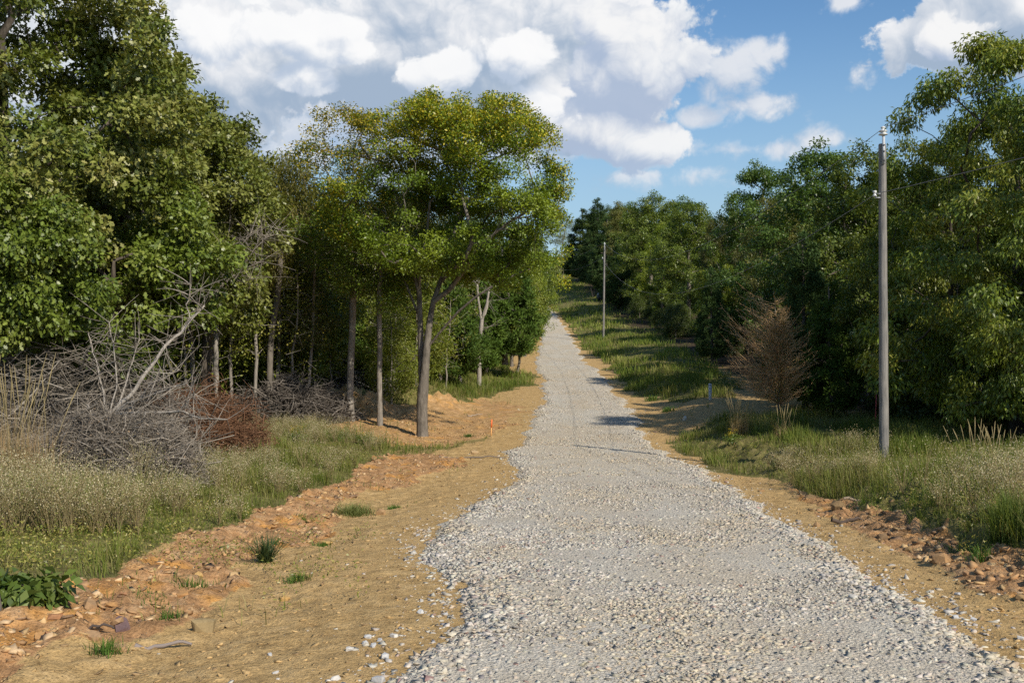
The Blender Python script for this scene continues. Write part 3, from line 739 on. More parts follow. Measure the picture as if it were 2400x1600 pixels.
# right-hand tree line
right = [(2335, 24.5, 'pecan', 9.9, 'pecan_tree', 'large yellow-green pecan with drooping leaves right of the near pole', 1.0, .6),
         (2500, 22.0, 'pecan', 8.4, 'pecan_tree', 'second pecan at the right edge in front of the larger one', .85, 2.6),
         (2185, 29.0, 'pecan', 8.8, 'pecan_tree', 'smaller yellow-green pecan directly behind the near pole', .75, 4.0),
         (1985, 36.5, 'wood_b', 9.3, 'woodland_tree', 'tall bushy green tree just left of the near pole top', 1.05, 2.0),
         (1875, 42, 'wood_a', 10.1, 'woodland_tree', 'dark green tree with a flat crest left of the near pole', 1.0, .2),
         (1800, 49, 'wood_c', 8.8, 'woodland_tree', 'olive tree above and behind the brown dead cedar', .95, 3.0),
         (1712, 60, 'wood_a', 11.2, 'woodland_tree', 'deep green round-topped tree standing above its neighbours on the right', .92, 4.4),
         (1640, 70, 'wood_c', 9.6, 'woodland_tree', 'thin olive-brown tree left of the deep green round-topped tree', .8, 1.2),
         (1610, 61, 'wood_bright', 6.4, 'woodland_tree', 'bright small tree at the foot of the right-hand wood edge', .8, 5.0),
         (1560, 83, 'wood_b', 10.8, 'woodland_tree', 'wide pale green tree midway along the right-hand tree line', 1.1, 2.4),
         (1500, 98, 'wood_bright', 9.6, 'woodland_tree', 'bright yellow-green tree right of the far pole', .9, .9),
         (1478, 108, 'wood_b', 13.2, 'woodland_tree', 'broad high-crowned tree behind the far pole, highest of the far group', 1.15, 3.3),
         (1420, 128, 'wood_c', 12.8, 'woodland_tree', 'soft brownish-green tree left of the far pole top', 1.0, 4.0),
         (1408, 118, 'cedar', 8.4, 'cedar_tree', 'dark cedar close behind the far pole', 1.1, 0),
         (1440, 140, 'wood_a', 12.4, 'woodland_tree', 'rounded dark green tree behind the tall pointed cedar', 1.3, 1.5),
         (1395, 160, 'wood_b', 12.2, 'woodland_tree', 'rounded green tree joining the far cedars into one mass', 1.35, 2.9),
         (1545, 112, 'wood_a', 12.4, 'woodland_tree', 'dark rounded tree filling the skyline right of the highest far tree', 1.25, .4),
         (1372, 150, 'cedar', 13.2, 'cedar_tree', 'tall pointed cedar at the far end of the right-hand tree line', 1.1, 0),
         (1342, 165, 'cedar', 11.6, 'cedar_tree', 'outermost cedar nearest the crest of the track', 1.5, 2.0),
         (1392, 138, 'cedar', 10.5, 'cedar_tree', 'dark cedar filling the shade left of the far pole', 1.15, 4.0),
         (1850, 34, 'cedar', 5.8, 'cedar_tree', 'dark green cedar standing behind the brown dead cedar', 1.0, 1.0),
         (1600, 56, 'cedar', 5.2, 'cedar_tree', 'short dark cedar at the edge of the hillside grass', .9, 1.0),
         (1910, 31, 'cedar_low', 4.0, 'cedar_tree', 'low dark cedar in deep shade between the dead cedar and the near pole', .8, 1.0)]
for px, d, k, h, nm, lab, sxy, rz in right: P_(k, nm, px+(2000/d if 55 < d < 100 else 2000/d if 100 <= d < 135 else 0), d, lab, h*(1.05 if d > 30 else 1), sxy=sxy, rz=rz)
for row, (off, hs) in enumerate([(4.2, .98), (8.5, 1.05), (13.5, 1.1), (20, 1.1)]):
    for d in (30, 36, 43, 51, 60, 70, 82, 95, 110, 126, 144, 164)[::1 if row < 2 else 2]:
        x = 12.5+off+r2.uniform(-1.2, 1.2); y = d+r2.uniform(-2.5, 2.5)
        k = ['wood_a', 'wood_b', 'wood_c', 'wood_a', 'cedar'][int(r2.integers(0, 5))]
        plant(k, 'cedar_tree' if k == 'cedar' else 'woodland_tree', x, y, 'tree crowded behind the front of the right-hand tree line', 'tree', 'trees behind the right-hand tree line', hs*r2.uniform(8.6, 10.2))
for i in range(30):
    d = 26+float(r2.uniform(0, 1)**1.5)*120; x = 11.9+.9*(d > 55)+r2.uniform(-.6, 2.6)
    plant('shrub', 'shrub', x, d, 'shaded shrub along the foot of the right-hand tree line', 'shrub', 'shrubs along the right-hand tree line', r2.uniform(1.3, 3.0))
# the wood goes on to the right beyond the picture and shades the tree line
for x, y, k, h in [(16.8, 19.6, 'wood_a', 10), (17.5, 16.8, 'wood_b', 10.5), (19.8, 13.2, 'wood_a', 10.5), (20.2, 21.5, 'wood_a', 11), (22.5, 17.5, 'wood_c', 11), (17.5, 27.5, 'wood_b', 10), (25, 13, 'wood_a', 11), (24, 25, 'wood_a', 11), (15.4, 22.6, 'cedar_low', 4.5), (17.2, 23.2, 'cedar_low', 5), (16.2, 26.0, 'shrub', 3)]:
    plant(k, 'cedar_tree' if 'cedar' in k else 'woodland_tree', x, y, 'tree of the shady wood to the right of the large pecan', 'tree', 'trees right of the pecan', h)
print('trees', time.time()-T0)

# ------------------------------------------------------------------ grass and weeds
def blades(x, y, z, h, w, c0, c1, r, lean=.35, seg=2):
    n = len(x); a = r.uniform(0, 2*np.pi, n); b = a+r.normal(0, .5, n)+np.pi/2
    ln = h*np.abs(r.normal(0, lean, n)); dx, dy = np.cos(a)*ln, np.sin(a)*ln
    wx, wy = np.cos(b)*w*.5, np.sin(b)*w*.5
    B = np.stack([x, y, z], 1); W_ = np.stack([wx, wy, 0*wx], 1)
    mid = B+np.stack([dx*.35, dy*.35, h*.58], 1); tip = B+np.stack([dx, dy, h*(1-.18*np.minimum(1, ln/h))], 1)
    V = np.stack([B-W_, B+W_, mid-W_*.75, mid+W_*.75, tip], 1).reshape(-1, 3)
    k = 5*np.arange(n)[:, None]
    q = np.array([[0, 1, 3, 2]])+k; t = np.array([[2, 3, 4]])+k
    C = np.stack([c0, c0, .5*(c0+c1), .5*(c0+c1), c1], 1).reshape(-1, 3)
    return V, q, t, C

class Cloud:
    def __init__(s): s.V = []; s.F = {}; s.C = []; s.n = 0
    def add(s, V, faces, C):
        s.V.append(V); s.C.append(C)
        for f in faces: s.F.setdefault(f.shape[1], []).append(f+s.n)
        s.n += len(V)
    def mesh(s, name, mat): return make_mesh(name, np.concatenate(s.V), [np.concatenate(f) for f in s.F.values()], mat, np.concatenate(s.C))

GR = np.array([[.095, .15, .022], [.16, .21, .034], [.235, .265, .055], [.33, .30, .11], [.44, .36, .18]])
def grass_cols(x, y, r, dry=0.0):
    u = .62*fbm(x, y, .9, 3, 71)+.38*r.uniform(0, 1, len(x))+dry
    u = np.clip((u-.22)/.62, 0, .999)*(len(GR)-1); i = u.astype(int); i = np.clip(i, 0, len(GR)-2); t = (u-i)[:, None]
    c = GR[i]*(1-t)+GR[i+1]*t
    return c*r.uniform(.75, 1.2, (len(x), 1))

def make_grass():
    r = np.random.default_rng(301); cl = Cloud(); tot = 0
    for y0, y1, dens, w, hk in ((4, 12, 800, .007, 1.0), (12, 20, 650, .008, 1.0), (20, 32, 330, .012, 1.0), (32, 52, 130, .018, 1.05), (52, 90, 48, .034, 1.1), (90, 250, 16, .065, 1.2)):
        xm = y1*.56+1; n = int((y1-y0)*2*xm*dens)
        y = r.uniform(y0, y1, n); x = r.uniform(-xm, xm, n)
        k = np.abs(x) < y*.56+.8
        x, y = x[k], y[k]
        g, rd, f = zones(x, y)
        off = np.maximum(x-XR(y), XL(y)-x)
        lush = fbm(x, y, .7, 3, 72)
        p = g*(.55+.7*sstep(lush, .35, .6))*(1-.85*f)+(1-g)*.05*(fbm(x, y, 1.6, 2, 73) > .60)*(off > .9)
        p = p*(off > .35)
        k = r.uniform(0, 1, len(x)) < p
        x, y, g, lush, f = x[k], y[k], g[k], lush[k], f[k]
        h = (.07+.33*sstep(fbm(x, y, .75, 4, 74), .34, .66)*np.where(x > 0, 1.05, .95))*r.uniform(.55, 1.35, len(x))*hk*np.where(g > .6, 1, .45)
        h = np.where(y > 45, h*1.0, h)
        c1 = grass_cols(x, y, r, np.where(y > 40, -.10, -.02)); c1 = c1*(1+.35*sstep(y, 40, 60))[:, None]; c0 = c1*.62  # hillside blades get a lighter colour to stand in for sunlight
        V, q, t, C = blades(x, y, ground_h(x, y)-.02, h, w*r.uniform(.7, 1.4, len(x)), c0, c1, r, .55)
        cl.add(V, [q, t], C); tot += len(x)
    tag(link('grass', cl.mesh('grass', M['grass'])), 'rough green and straw-coloured grass on both verges and up the hillside', 'grass', kind='stuff')
    print('grass', tot, time.time()-T0)
make_grass()

def make_weeds():
    """grey-green bushy weeds topped with a haze of tiny cream flowers"""
    r = np.random.default_rng(302); cl = Cloud(); pts = []
    areas = [((-120, 330), (1040, 1235), 330, 1.15), ((380, 880), (990, 1150), 210, .85), ((300, 640), (1010, 1230), 60, .8), ((560, 760), (985, 1040), 45, .9),
             ((1790, 2010), (1075, 1120), 40, .8), ((2010, 2400), (1085, 1150), 90, 1.0), ((1900, 2150), (1040, 1090), 40, .8), ((1740, 1840), (1050, 1095), 16, .7), ((2150, 2700), (1100, 1200), 50, .9)]
    for (xa, xb), (ya, yb), n, s in areas:
        P = unproj(r.uniform(xa, xb, n), r.uniform(ya, yb, n))
        g = zones(P[:, 0], P[:, 1])[0]
        pts.append(np.concatenate([P, np.full((n, 1), s)], 1)[g > .4])
    P = np.concatenate(pts)
    k = fbm(P[:, 0], P[:, 1], .75, 2, 77) > np.where(P[:, 0] < -5.0, .40, .50); P = P[k]
    n = len(P); base = np.stack([P[:, 0], P[:, 1], ground_h(P[:, 0], P[:, 1])], 1); s = P[:, 2]*r.uniform(.7, 1.2, n)
    ns = 12
    a = r.uniform(0, 2*np.pi, (n, ns)); rad = r.uniform(.05, .30, (n, ns))*s[:, None]; hh = r.uniform(.28, .58, (n, ns))*s[:, None]
    tip = base[:, None]+np.stack([np.cos(a)*rad, np.sin(a)*rad, hh], -1)
    t = np.linspace(0, 1, 4)[None, None, :, None]
    pth = base[:, None, None]+(tip-base[:, None])[:, :, None]*t; pth[..., 2] += .06*np.sin(np.pi*t[..., 0])
    pth = pth.reshape(-1, 4, 3)
    V, q, C = batch_twigs(pth, np.full((len(pth), 4), .0028), np.tile(np.array([.36, .29, .15]), (len(pth), 1)))
    cl.add(V, [q], C)
    m = 420
    k = r.integers(0, ns, (n, m)); c = np.take_along_axis(tip, k[..., None], 1)
    off = r.normal(0, 1, (n, m, 3))*np.array([.075, .075, .06])*s[:, None, None]
    pos = (c+off).reshape(-1, 3); pos[:, 2] -= np.abs(r.normal(0, .05, len(pos)))
    u = r.uniform(0, 1, len(pos)); top = (off[..., 2].ravel() > -.02)
    col_ = np.where(((u < .62)&top)[:, None], np.array([.60, .52, .345]), np.where((u < .8)[:, None], np.array([.26, .27, .10]), np.array([.42, .34, .19])))*r.uniform(.7, 1.2, (len(pos), 1))
    ax = norm(r.normal(0, 1, pos.shape)); nm = norm(r.normal(0, 1, pos.shape)); sd = norm(np.cross(ax, nm))
    L = r.uniform(.009, .021, (len(pos), 1)); W = L*.6
    V = np.stack([pos, pos+ax*L*.5+sd*W*.5, pos+ax*L, pos+ax*L*.5-sd*W*.5], 1).reshape(-1, 3)
    cl.add(V, [np.arange(len(V)).reshape(-1, 4)], np.repeat(col_, 4, 0))
    tag(link('weeds', cl.mesh('weeds', M['grass'])), 'pale flowering weeds spread in a cream haze over the grass of both verges', 'weeds', kind='stuff')
    print('weeds', n)
make_weeds()

def make_herbs():
    r = np.random.default_rng(303); n = 900
    P = np.concatenate([unproj(r.uniform(-80, 880, n), r.uniform(985, 1330, n)), unproj(r.uniform(1560, 2500, n//2), r.uniform(1010, 1290, n//2)), unproj(r.uniform(300, 1000, 160), r.uniform(1050, 1400, 160))])
    g = zones(P[:, 0], P[:, 1])[0]; off = np.maximum(P[:, 0]-XR(P[:, 1]), XL(P[:, 1])-P[:, 0]); k = ((g > .4)|(r.uniform(0, 1, len(P)) < .18))&(off > .7)&(fbm(P[:, 0], P[:, 1], .9, 2, 81) > .44); P = P[k]
    s = r.uniform(.5, 1.2, len(P)); c = np.stack([P[:, 0], P[:, 1], ground_h(P[:, 0], P[:, 1])+.07*s], 1)
    cc = np.concatenate([c+r.normal(0, 1, c.shape)*np.array([.09, .09, .045]) for _ in range(4)])
    V, f, C = leaf_cloud(cc, 24000, .08, .034, .014, r, pal((.08, .115, .02), (.13, .165, .032), (.21, .205, .06), (.30, .25, .10)), .0, .6, .9)
    tag(link('undergrowth', make_mesh('undergrowth', V, [f], M['leaf'], C)), 'small leafy herbs growing through the grass of both verges', 'undergrowth', kind='stuff')
make_herbs()

def tussock(name, x, y, n, h, w, c0, c1, label, cat, group=None, lean=.45, rad=.12, heads=0, r=None):
    r = r or np.random.default_rng(int(abs(x*1000+y*77)) % 99999)
    px_ = r.normal(0, rad, n); py_ = r.normal(0, rad, n); hh = h*r.uniform(.45, 1.1, n)
    cc0 = np.array(c0)*r.uniform(.7, 1.2, (n, 1)); cc1 = np.array(c1)*r.uniform(.75, 1.2, (n, 1))
    z = ground_h(px_+x, py_+y)-gh(x, y)-.02
    V, q, t, C = blades(px_, py_, z, hh, np.full(n, w)*r.uniform(.7, 1.3, n), cc0, cc1, r, lean)
    cl = Cloud(); cl.add(V, [q, t], C)
    o = link(name, cl.mesh(name, M['grass'])); o.location = (x, y, gh(x, y))
    tag(o, label, cat, group)
    if heads:
        a = r.uniform(0, 2*np.pi, heads); rd = r.uniform(.1, .55, heads)*h; b0 = np.stack([r.normal(0, rad, heads), r.normal(0, rad, heads), 0*a], 1)
        tip = b0+np.stack([np.cos(a)*rd, np.sin(a)*rd, h*r.uniform(1.1, 1.6, heads)], 1)
        t_ = np.linspace(0, 1, 6)[None, :, None]; pth = b0[:, None]+(tip-b0)[:, None]*t_; pth[..., 2] += .12*h*np.sin(np.pi*t_[..., 0])
        R = np.tile(np.array([.003, .003, .003, .004, .008, .003]), (heads, 1))
        V, q, C = batch_twigs(pth, R, np.tile(np.array([.42, .34, .18]), (heads, 1)), 4)
        link('seed_head', make_mesh('seed_head', V, [q], M['grass'], C), o)
    return o
TAN0, TAN1 = (.26, .17, .085), (.47, .34, .19)
x, y = at(32, 13.6); tussock('dry_grass', x, y, 520, 1.25, .007, TAN0, TAN1, 'tall straw-brown dry grass standing against the brush pile at the left edge', 'dry grass', lean=.42, rad=.23, heads=26)
x, y = up1(1700, 1003); tussock('dry_grass', x, y, 280, .72, .010, TAN0, (.50, .38, .18), 'tan dry grass tuft beside the shaded dirt, right of the track', 'dry grass', lean=.22, rad=.13, heads=24)
x, y = up1(1800, 1010); tussock('dry_grass', x, y, 90, .55, .010, TAN0, (.42, .31, .17), 'thin tan grass tuft right of the larger dry tuft', 'dry grass', lean=.25, rad=.12, heads=10)
x, y = up1(2312, 1252); tussock('grass_tussock', x, y, 620, .50, .008, (.06, .10, .02), (.19, .24, .06), 'large green grass tussock at the right edge above the dug bank', 'grass tuft', lean=.6, rad=.07)
x, y = up1(2270, 1085); tussock('tall_grass', x, y, 240, .55, .008, (.10, .12, .03), (.26, .26, .09), 'tall green grass with arching seed heads right of the near pole', 'grass tuft', lean=.4, rad=.28, heads=26)
x, y = up1(815, 1182); tussock('grass_tuft', x, y, 700, .20, .007, (.10, .13, .03), (.27, .29, .10), 'pale green sprawling grass tuft on the dirt left of the gravel', 'grass tuft', lean=1.1, rad=.12)
x, y = up1(610, 1292); tussock('feathery_weed', x, y, 230, .36, .008, (.05, .085, .03), (.10, .14, .06), 'dark feathery upright weed on the ochre dirt', 'weed', lean=1.1, rad=.03)
DK0, DK1 = (.05, .10, .015), (.13, .23, .04)
for px, py, n, h, rd, lab in [(242, 1500, 130, .13, .05, 'bright green tuft nearest the bottom left of the dirt'), (392, 1422, 100, .09, .05, 'low green tuft beside the purple stone'),
        (684, 1330, 130, .12, .055, 'bright green tuft alone on the bare ochre dirt'), (738, 1252, 110, .09, .05, 'small green tuft right of the feathery weed'),
        (630, 1256, 80, .08, .04, 'small green tuft behind the feathery weed'), (903, 1168, 120, .10, .06, 'dark green low tuft right of the pale sprawling tuft'),
        (700, 1195, 80, .12, .06, 'thin green tuft on the red bank below the weeds'), (2252, 1300, 110, .17, .04, 'upright green tuft on the dug bank at the right'),
        (2205, 1262, 90, .12, .07, 'low green patch on the right bank left of the tussock'), (1985, 1168, 120, .10, .10, 'flat green tuft on the right bank edge nearest the dirt lumps'),
        (455, 1350, 120, .14, .09, 'greyish green tuft on the left rubble bank'), (1075, 1003, 90, .14, .07, 'green strip of grass right of the broad elm base'),
        (350, 1378, 90, .08, .08, 'flat green mat on the orange rubble'), (1497, 920, 120, .28, .12, 'green tuft in the shaded dirt right of the track'),
        (1535, 945, 110, .25, .12, 'green tuft right of another at the shaded dirt edge')]:
    x, y = up1(px, py); tussock('grass_tuft', x, y, n, h, .007*max(1, y/12), DK0, DK1, lab, 'grass tuft', lean=.75, rad=rd)

def flower_weed(px, py, h, label):
    r = np.random.default_rng(px); x, y = up1(px, py); cl = Cloud(); n = 26
    a = r.uniform(0, 6.28, n); rd = r.uniform(.02, .2, n); tip = np.stack([np.cos(a)*rd, np.sin(a)*rd, h*r.uniform(.6, 1, n)], 1)
    t_ = np.linspace(0, 1, 4)[None, :, None]; pth = tip[:, None]*t_
    V, q, C = batch_twigs(pth, np.full((n, 4), .004), np.tile(np.array([.10, .14, .03]), (n, 1))); cl.add(V, [q], C)
    o = link('yellow_wildflower', cl.mesh('yellow_wildflower', M['grass'])); o.location = (x, y, gh(x, y)); tag(o, label, 'wildflower')
    V, f, C = leaf_cloud(tip*np.array([1, 1, .6]), 500, .07, .07, .015, r, pal((.07, .12, .02), (.12, .17, .03)), .1); link('foliage', make_mesh('foliage', V, [f], M['leaf'], C), o)
    V, f, C = leaf_cloud(tip, 190, .035, .018, .013, r, pal((.34, .26, .03), (.44, .33, .03)), -.2); link('blossom', make_mesh('blossom', V, [f], M['grass'], C), o)
flower_weed(682, 1030, .55, 'yellow-flowered weed at the back of the left verge'); flower_weed(835, 1020, .35, 'small yellow-flowered weed near the elm shade'); flower_weed(1683, 1030, .40, 'yellow-green flowering weed on the right verge near the dry tuft')

# broad-leaved bush cut by the left edge of the picture
proto_deciduous('bush', .95, .05, .34, 46, 900, .10, .105, .055, [(.05, .095, .02), (.085, .14, .03), (.15, .20, .06)], 36, lambda t: np.clip(1-t*.4, .1, 1), 'bark_grey', .012, .7, gap=.3, droop=.3, up=.8)
x, y = at(-6, 6.9); plant('bush', 'broadleaf_bush', x, y, 'broad-leaved green bush poking in from the left edge', 'bush', h=1.0)

# ------------------------------------------------------------------ dead wood
def stick_heap(name, px, d, hw, h, n, L, colA, colB, label, cat='brush pile', rad=.006, seed=0, depth=1.0, fuzz=None):
    r = np.random.default_rng(seed); x0, y0 = at(px, d); z0 = gh(x0, y0)
    a = r.uniform(0, 2*np.pi, n); u = np.sqrt(r.uniform(0, 1, n))
    X_ = np.cos(a)*u*hw; Y_ = np.sin(a)*u*hw*depth; top = h*np.sqrt(np.maximum(0, 1-u**2))*(.65+.7*vnoise(X_*1.6+3, Y_*1.6, None, seed))
    c = np.stack([X_, Y_, top*r.uniform(.02, 1.0, n)**.75], 1)
    dr = norm(np.stack([r.normal(0, 1, n), r.normal(0, 1, n), r.normal(.15, .55, n)], 1)); l = L*r.uniform(.35, 1.4, n)
    side = norm(np.cross(dr, r.normal(0, 1, (n, 3)))); t_ = np.linspace(-.5, .5, 5)
    pth = c[:, None]+dr[:, None]*(l[:, None]*t_)[..., None]+side[:, None]*((l*r.normal(0, .16, n))[:, None]*(1-4*t_**2))[..., None]+r.normal(0, .018, (n, 5, 3))
    pth[..., 2] = np.maximum(pth[..., 2], .01)
    R = rad*r.uniform(.5, 1.7, n)[:, None]*np.linspace(1.2, .45, 5)[None]
    R *= np.where(r.uniform(0, 1, (n, 1)) < .06, 2.6, 1.0)
    C = np.array(colA)*(1-(k := r.uniform(0, 1, (n, 1))))+np.array(colB)*k
    V, q, C = batch_twigs(pth, R, C*r.uniform(.7, 1.2, (n, 1)))
    o = link(name, make_mesh(name, V, [q], M['twig'], C)); o.location = (x0, y0, z0); tag(o, label, cat)
    if fuzz:
        V, f, C = leaf_cloud(c, fuzz[0], .13, fuzz[1], fuzz[2], r, pal(*fuzz[3]), .1); link('dead_leaves', make_mesh('dead_leaves', V, [f], M['twig'], C), o)
    return o
GY0, GY1 = (.12, .10, .08), (.34, .295, .24)
stick_heap('brush_pile', 255, 15.2, 1.35, 1.05, 7200, .60, GY0, GY1, 'grey twiggy brush pile nearest the camera, beside the dry grass', seed=1, rad=.0045, fuzz=(2600, .05, .025, [(.10, .08, .06), (.19, .15, .11)]))
stick_heap('brush_pile', 60, 18.0, 2.7, 2.0, 2700, 1.25, GY0, GY1, 'tall tangle of grey dead branches under the big oak', seed=2, rad=.0065)
stick_heap('brush_pile', 265, 19.3, 1.6, 1.7, 1200, 1.2, (.12, .10, .085), (.30, .26, .21), 'grey branch tangle between the tall heap and the reddish brush', seed=6, rad=.007)
stick_heap('brush_pile', 430, 21.5, 1.75, 1.5, 4200, .6, (.11, .055, .03), (.24, .13, .075), 'reddish brown dead cedar brush beside the fallen branches', seed=3, rad=.006, fuzz=(14000, .05, .012, [(.12, .065, .038), (.21, .12, .07)]))
stick_heap('brush_pile', 660, 31, 2.0, 1.35, 2400, .9, (.07, .058, .05), (.24, .21, .18), 'dark heap of dead branches left of the dug earth', seed=4, rad=.010, depth=.7)
stick_heap('brush_pile', 770, 38, 2.2, 1.0, 1500, 1.0, (.12, .11, .11), (.34, .32, .30), 'low grey branch heap behind the dug earth', seed=5, rad=.012, depth=.6)

def limb_tree(name, d, chains, label, cat, mat='dead_wood', twigs=0, seed=0, origin=None, tw_l=.5, tw_col=((.20, .17, .14), (.40, .35, .29)), k_r=1.0):
    """limbs given as lists of (px, py, depth offset, radius) on the picture's scale"""
    r = np.random.default_rng(seed)
    def w(p): 
        dd = d+p[2]; return np.array([(p[0]-CX)/F_PX*dd, dd, CAM_Z+(CY-p[1])/F_PX*dd])
    o0 = w(chains[0][0]); tb = Tubes(); ends = []
    for c in chains:
        Pk = np.array([w(p)-o0 for p in c]); Rk = np.array([p[3] for p in c])*k_r
        m = max(5, 3*len(c)); tt = np.linspace(0, len(c)-1, m); f = lambda A: np.stack([np.interp(tt, np.arange(len(c)), A[:, i]) for i in range(3)], 1)
        P = f(Pk)+r.normal(0, .012, (m, 3)); P[0] = Pk[0]
        tb.add(P, np.interp(tt, np.arange(len(c)), Rk), 7 if Rk.max() > .03 else 4); ends.append(P[m//3:])
    o = empty(name, tuple(o0)); tag(o, label, cat)
    link('trunk', tb.mesh(name+'_trunk', M[mat]), o)
    if twigs:
        E = np.concatenate(ends); b = E[r.integers(0, len(E), twigs)]; n = twigs
        dr = norm(r.normal(0, 1, (n, 3))+np.array([0, 0, .25])); l = tw_l*r.uniform(.3, 1.3, n); t_ = np.linspace(0, 1, 5); sd = norm(np.cross(dr, r.normal(0, 1, (n, 3))))
        pth = b[:, None]+dr[:, None]*(l[:, None]*t_)[..., None]+sd[:, None]*((l*r.normal(0, .2, n))[:, None]*t_**2)[..., None]
        R = (.007*r.uniform(.5, 1.4, n))[:, None]*np.linspace(1, .35, 5)[None]
        k = r.uniform(0, 1, (n, 1)); V, q, C = batch_twigs(pth, R, np.array(tw_col[0])*(1-k)+np.array(tw_col[1])*k)
        link('twigs', make_mesh('twigs', V, [q], M['twig'], C), o)
    return o
limb_tree('fallen_tree', 17.0, [
    [(255,952,0,.055),(300,905,0,.05),(345,845,.2,.045),(385,790,.4,.04),(440,735,.6,.032),(470,700,.8,.025)],
    [(258,950,0,.04),(330,948,-.3,.035),(415,945,-.5,.028),(455,960,-.6,.02),(520,962,-.6,.012)],
    [(262,945,0,.035),(320,915,-.3,.03),(385,893,-.5,.022),(430,880,-.6,.014)],
    [(258,946,0,.03),(285,900,.3,.026),(300,840,.5,.02),(318,780,.7,.014)],
    [(250,948,0,.03),(235,890,.3,.024),(215,820,.5,.018),(205,765,.6,.012)],
    [(262,948,0,.024),(310,930,-.4,.02),(352,880,-.5,.014),(410,850,-.5,.008)],
    [(252,948,0,.024),(270,880,.2,.02),(262,800,.3,.014),(250,740,.4,.009)],
    [(415,945,-.5,.016),(435,920,-.6,.012),(447,905,-.6,.008)],
    [(440,735,.6,.02),(430,700,.7,.014),(440,655,.8,.01)]],
    'pale bleached fallen tree with limbs fanning out of the grey brush', 'fallen tree', twigs=300, seed=8, tw_l=.7, k_r=.72)
limb_tree('leaning_tree', 22.5, [
    [(345,905,0,.045),(385,800,.3,.042),(440,725,.6,.036),(490,670,.9,.028),(540,630,1.1,.020),(600,600,1.3,.012)],
    [(470,705,.6,.03),(520,610,.7,.024),(555,560,.8,.016),(600,520,.9,.01)],
    [(540,640,.9,.022),(590,560,.8,.016),(640,530,.8,.009)],
    [(400,800,.3,.03),(420,720,.2,.022),(425,640,.2,.014)]],
    'leaning bare tree with grey branches reaching right from the brush', 'dead tree', mat='bark_grey', twigs=220, seed=9, tw_l=.75)
x, y = up1(1100, 884)
limb_tree('dead_snag', y, [
    [(1100,892,0,.12),(1101,830,0,.105),(1103,770,0,.10),(1107,735,0,.10)],
    [(1107,737,0,.075),(1098,690,.1,.055),(1096,650,.1,.05),(1090,612,.1,.035),(1078,590,.1,.02)],
    [(1107,737,0,.075),(1118,700,-.1,.06),(1122,672,-.1,.05),(1124,664,-.1,.04)],
    [(1112,725,0,.04),(1121,700,.2,.03),(1123,690,.2,.022)],
    [(1097,655,.1,.03),(1106,630,0,.02),(1112,600,0,.012)],
    [(1096,650,.1,.03),(1078,640,0,.022),(1062,612,-.1,.013),(1050,596,-.1,.008)],
    [(1090,612,.1,.02),(1084,570,.1,.012)], [(1103,765,0,.02),(1118,752,-.2,.012),(1128,750,-.3,.006)]],
    'bleached dead snag with broken forked limbs right of the broad elm', 'dead tree', twigs=90, seed=10, tw_l=1.0)
# grey stems in the shade behind the brush
for i, (pts, lab) in enumerate([([(497,885,0,.07),(496,800,0,.065),(498,725,.1,.06),(507,690,.1,.055)], None)]):
    limb_tree('pale_tree', 26.5, [pts, [(507,690,.1,.045),(496,655,.1,.04),(486,620,.1,.034),(478,570,.2,.026),(470,500,.2,.015)], [(507,690,.1,.045),(514,650,.1,.038),(521,600,0,.03),(524,540,0,.02),(530,470,0,.012)], [(507,690,.1,.02),(545,655,-.2,.014),(590,640,-.3,.008)]],
              'pale forked trunk standing upright behind the reddish cedar brush', 'tree', mat='bark_pale', twigs=160, seed=20+i, tw_l=.8)
x, y = up1(1232, 905)

# dead cedar on the right
r5 = np.random.default_rng(55)
x, y = up1(1792, 962)
dc = empty('dead_cedar', (x, y, gh(x, y)-.03)); tag(dc, 'brown dead cedar with bare upswept twigs standing in front of the dark wood', 'dead tree')
Hc = 3.9*y/28.6
tb = Tubes(); tb.add(np.array([(0, 0, 0), (-.05, 0, 1.0), (-.10, .05, 2.2), (-.16, 0, Hc*.9)]), [.06, .05, .035, .01], 7); link('trunk', tb.mesh('dead_cedar_trunk', M['bark_grey']), dc)
n = 560; z = .25+r5.uniform(.08, .85, n)*Hc*r5.uniform(.55, 1, n); a = r5.uniform(0, 6.28, n); l = (1.45*np.sin(np.pi*np.clip(.30+.62*z/Hc, 0, 1)))*r5.uniform(.35, 1.15, n)*(.78+.35*np.cos(a-2.7)+.25*np.cos(3*a+z)); t_ = np.linspace(0, 1, 7)
dx = np.stack([np.cos(a), np.sin(a)], 1)
pth = np.zeros((n, 7, 3)); pth[..., :2] = dx[:, None]*(l[:, None]*t_)[..., None]; pth[..., 0] -= (.045*z)[:, None]
pth[..., 2] = z[:, None]+(l*r5.uniform(.1, .75, n))[:, None]*t_**1.8; pth += np.cumsum(r5.normal(0, .012, (n, 7, 3)), 1)
CB0, CB1 = np.array([.42, .25, .12]), np.array([.68, .47, .26])  # lightened in place of the sunlight that the pecan crown blocks
k = r5.uniform(0, 1, (n, 1)); V, q, C = batch_twigs(pth, np.linspace(.009, .003, 7)[None]*np.ones((n, 1)), CB0*(1-k)+CB1*k)
link('branches', make_mesh('branches', V, [q], M['twig'], C), dc)
m = 5200; i = r5.integers(0, n, m); j = r5.integers(2, 7, m); b = pth[i, j]; dr = norm(np.concatenate([dx[i], np.full((m, 1), .8)], 1)+r5.normal(0, .6, (m, 3))); l2 = r5.uniform(.08, .26, m)
pt = b[:, None]+dr[:, None]*(l2[:, None]*np.linspace(0, 1, 3))[..., None]
k = r5.uniform(0, 1, (m, 1)); V, q, C = batch_twigs(pt, np.tile(np.array([.004, .003, .0015]), (m, 1)), (CB0*(1-k)+CB1*k)*1.1)
link('twigs', make_mesh('twigs', V, [q], M['twig'], C), dc)

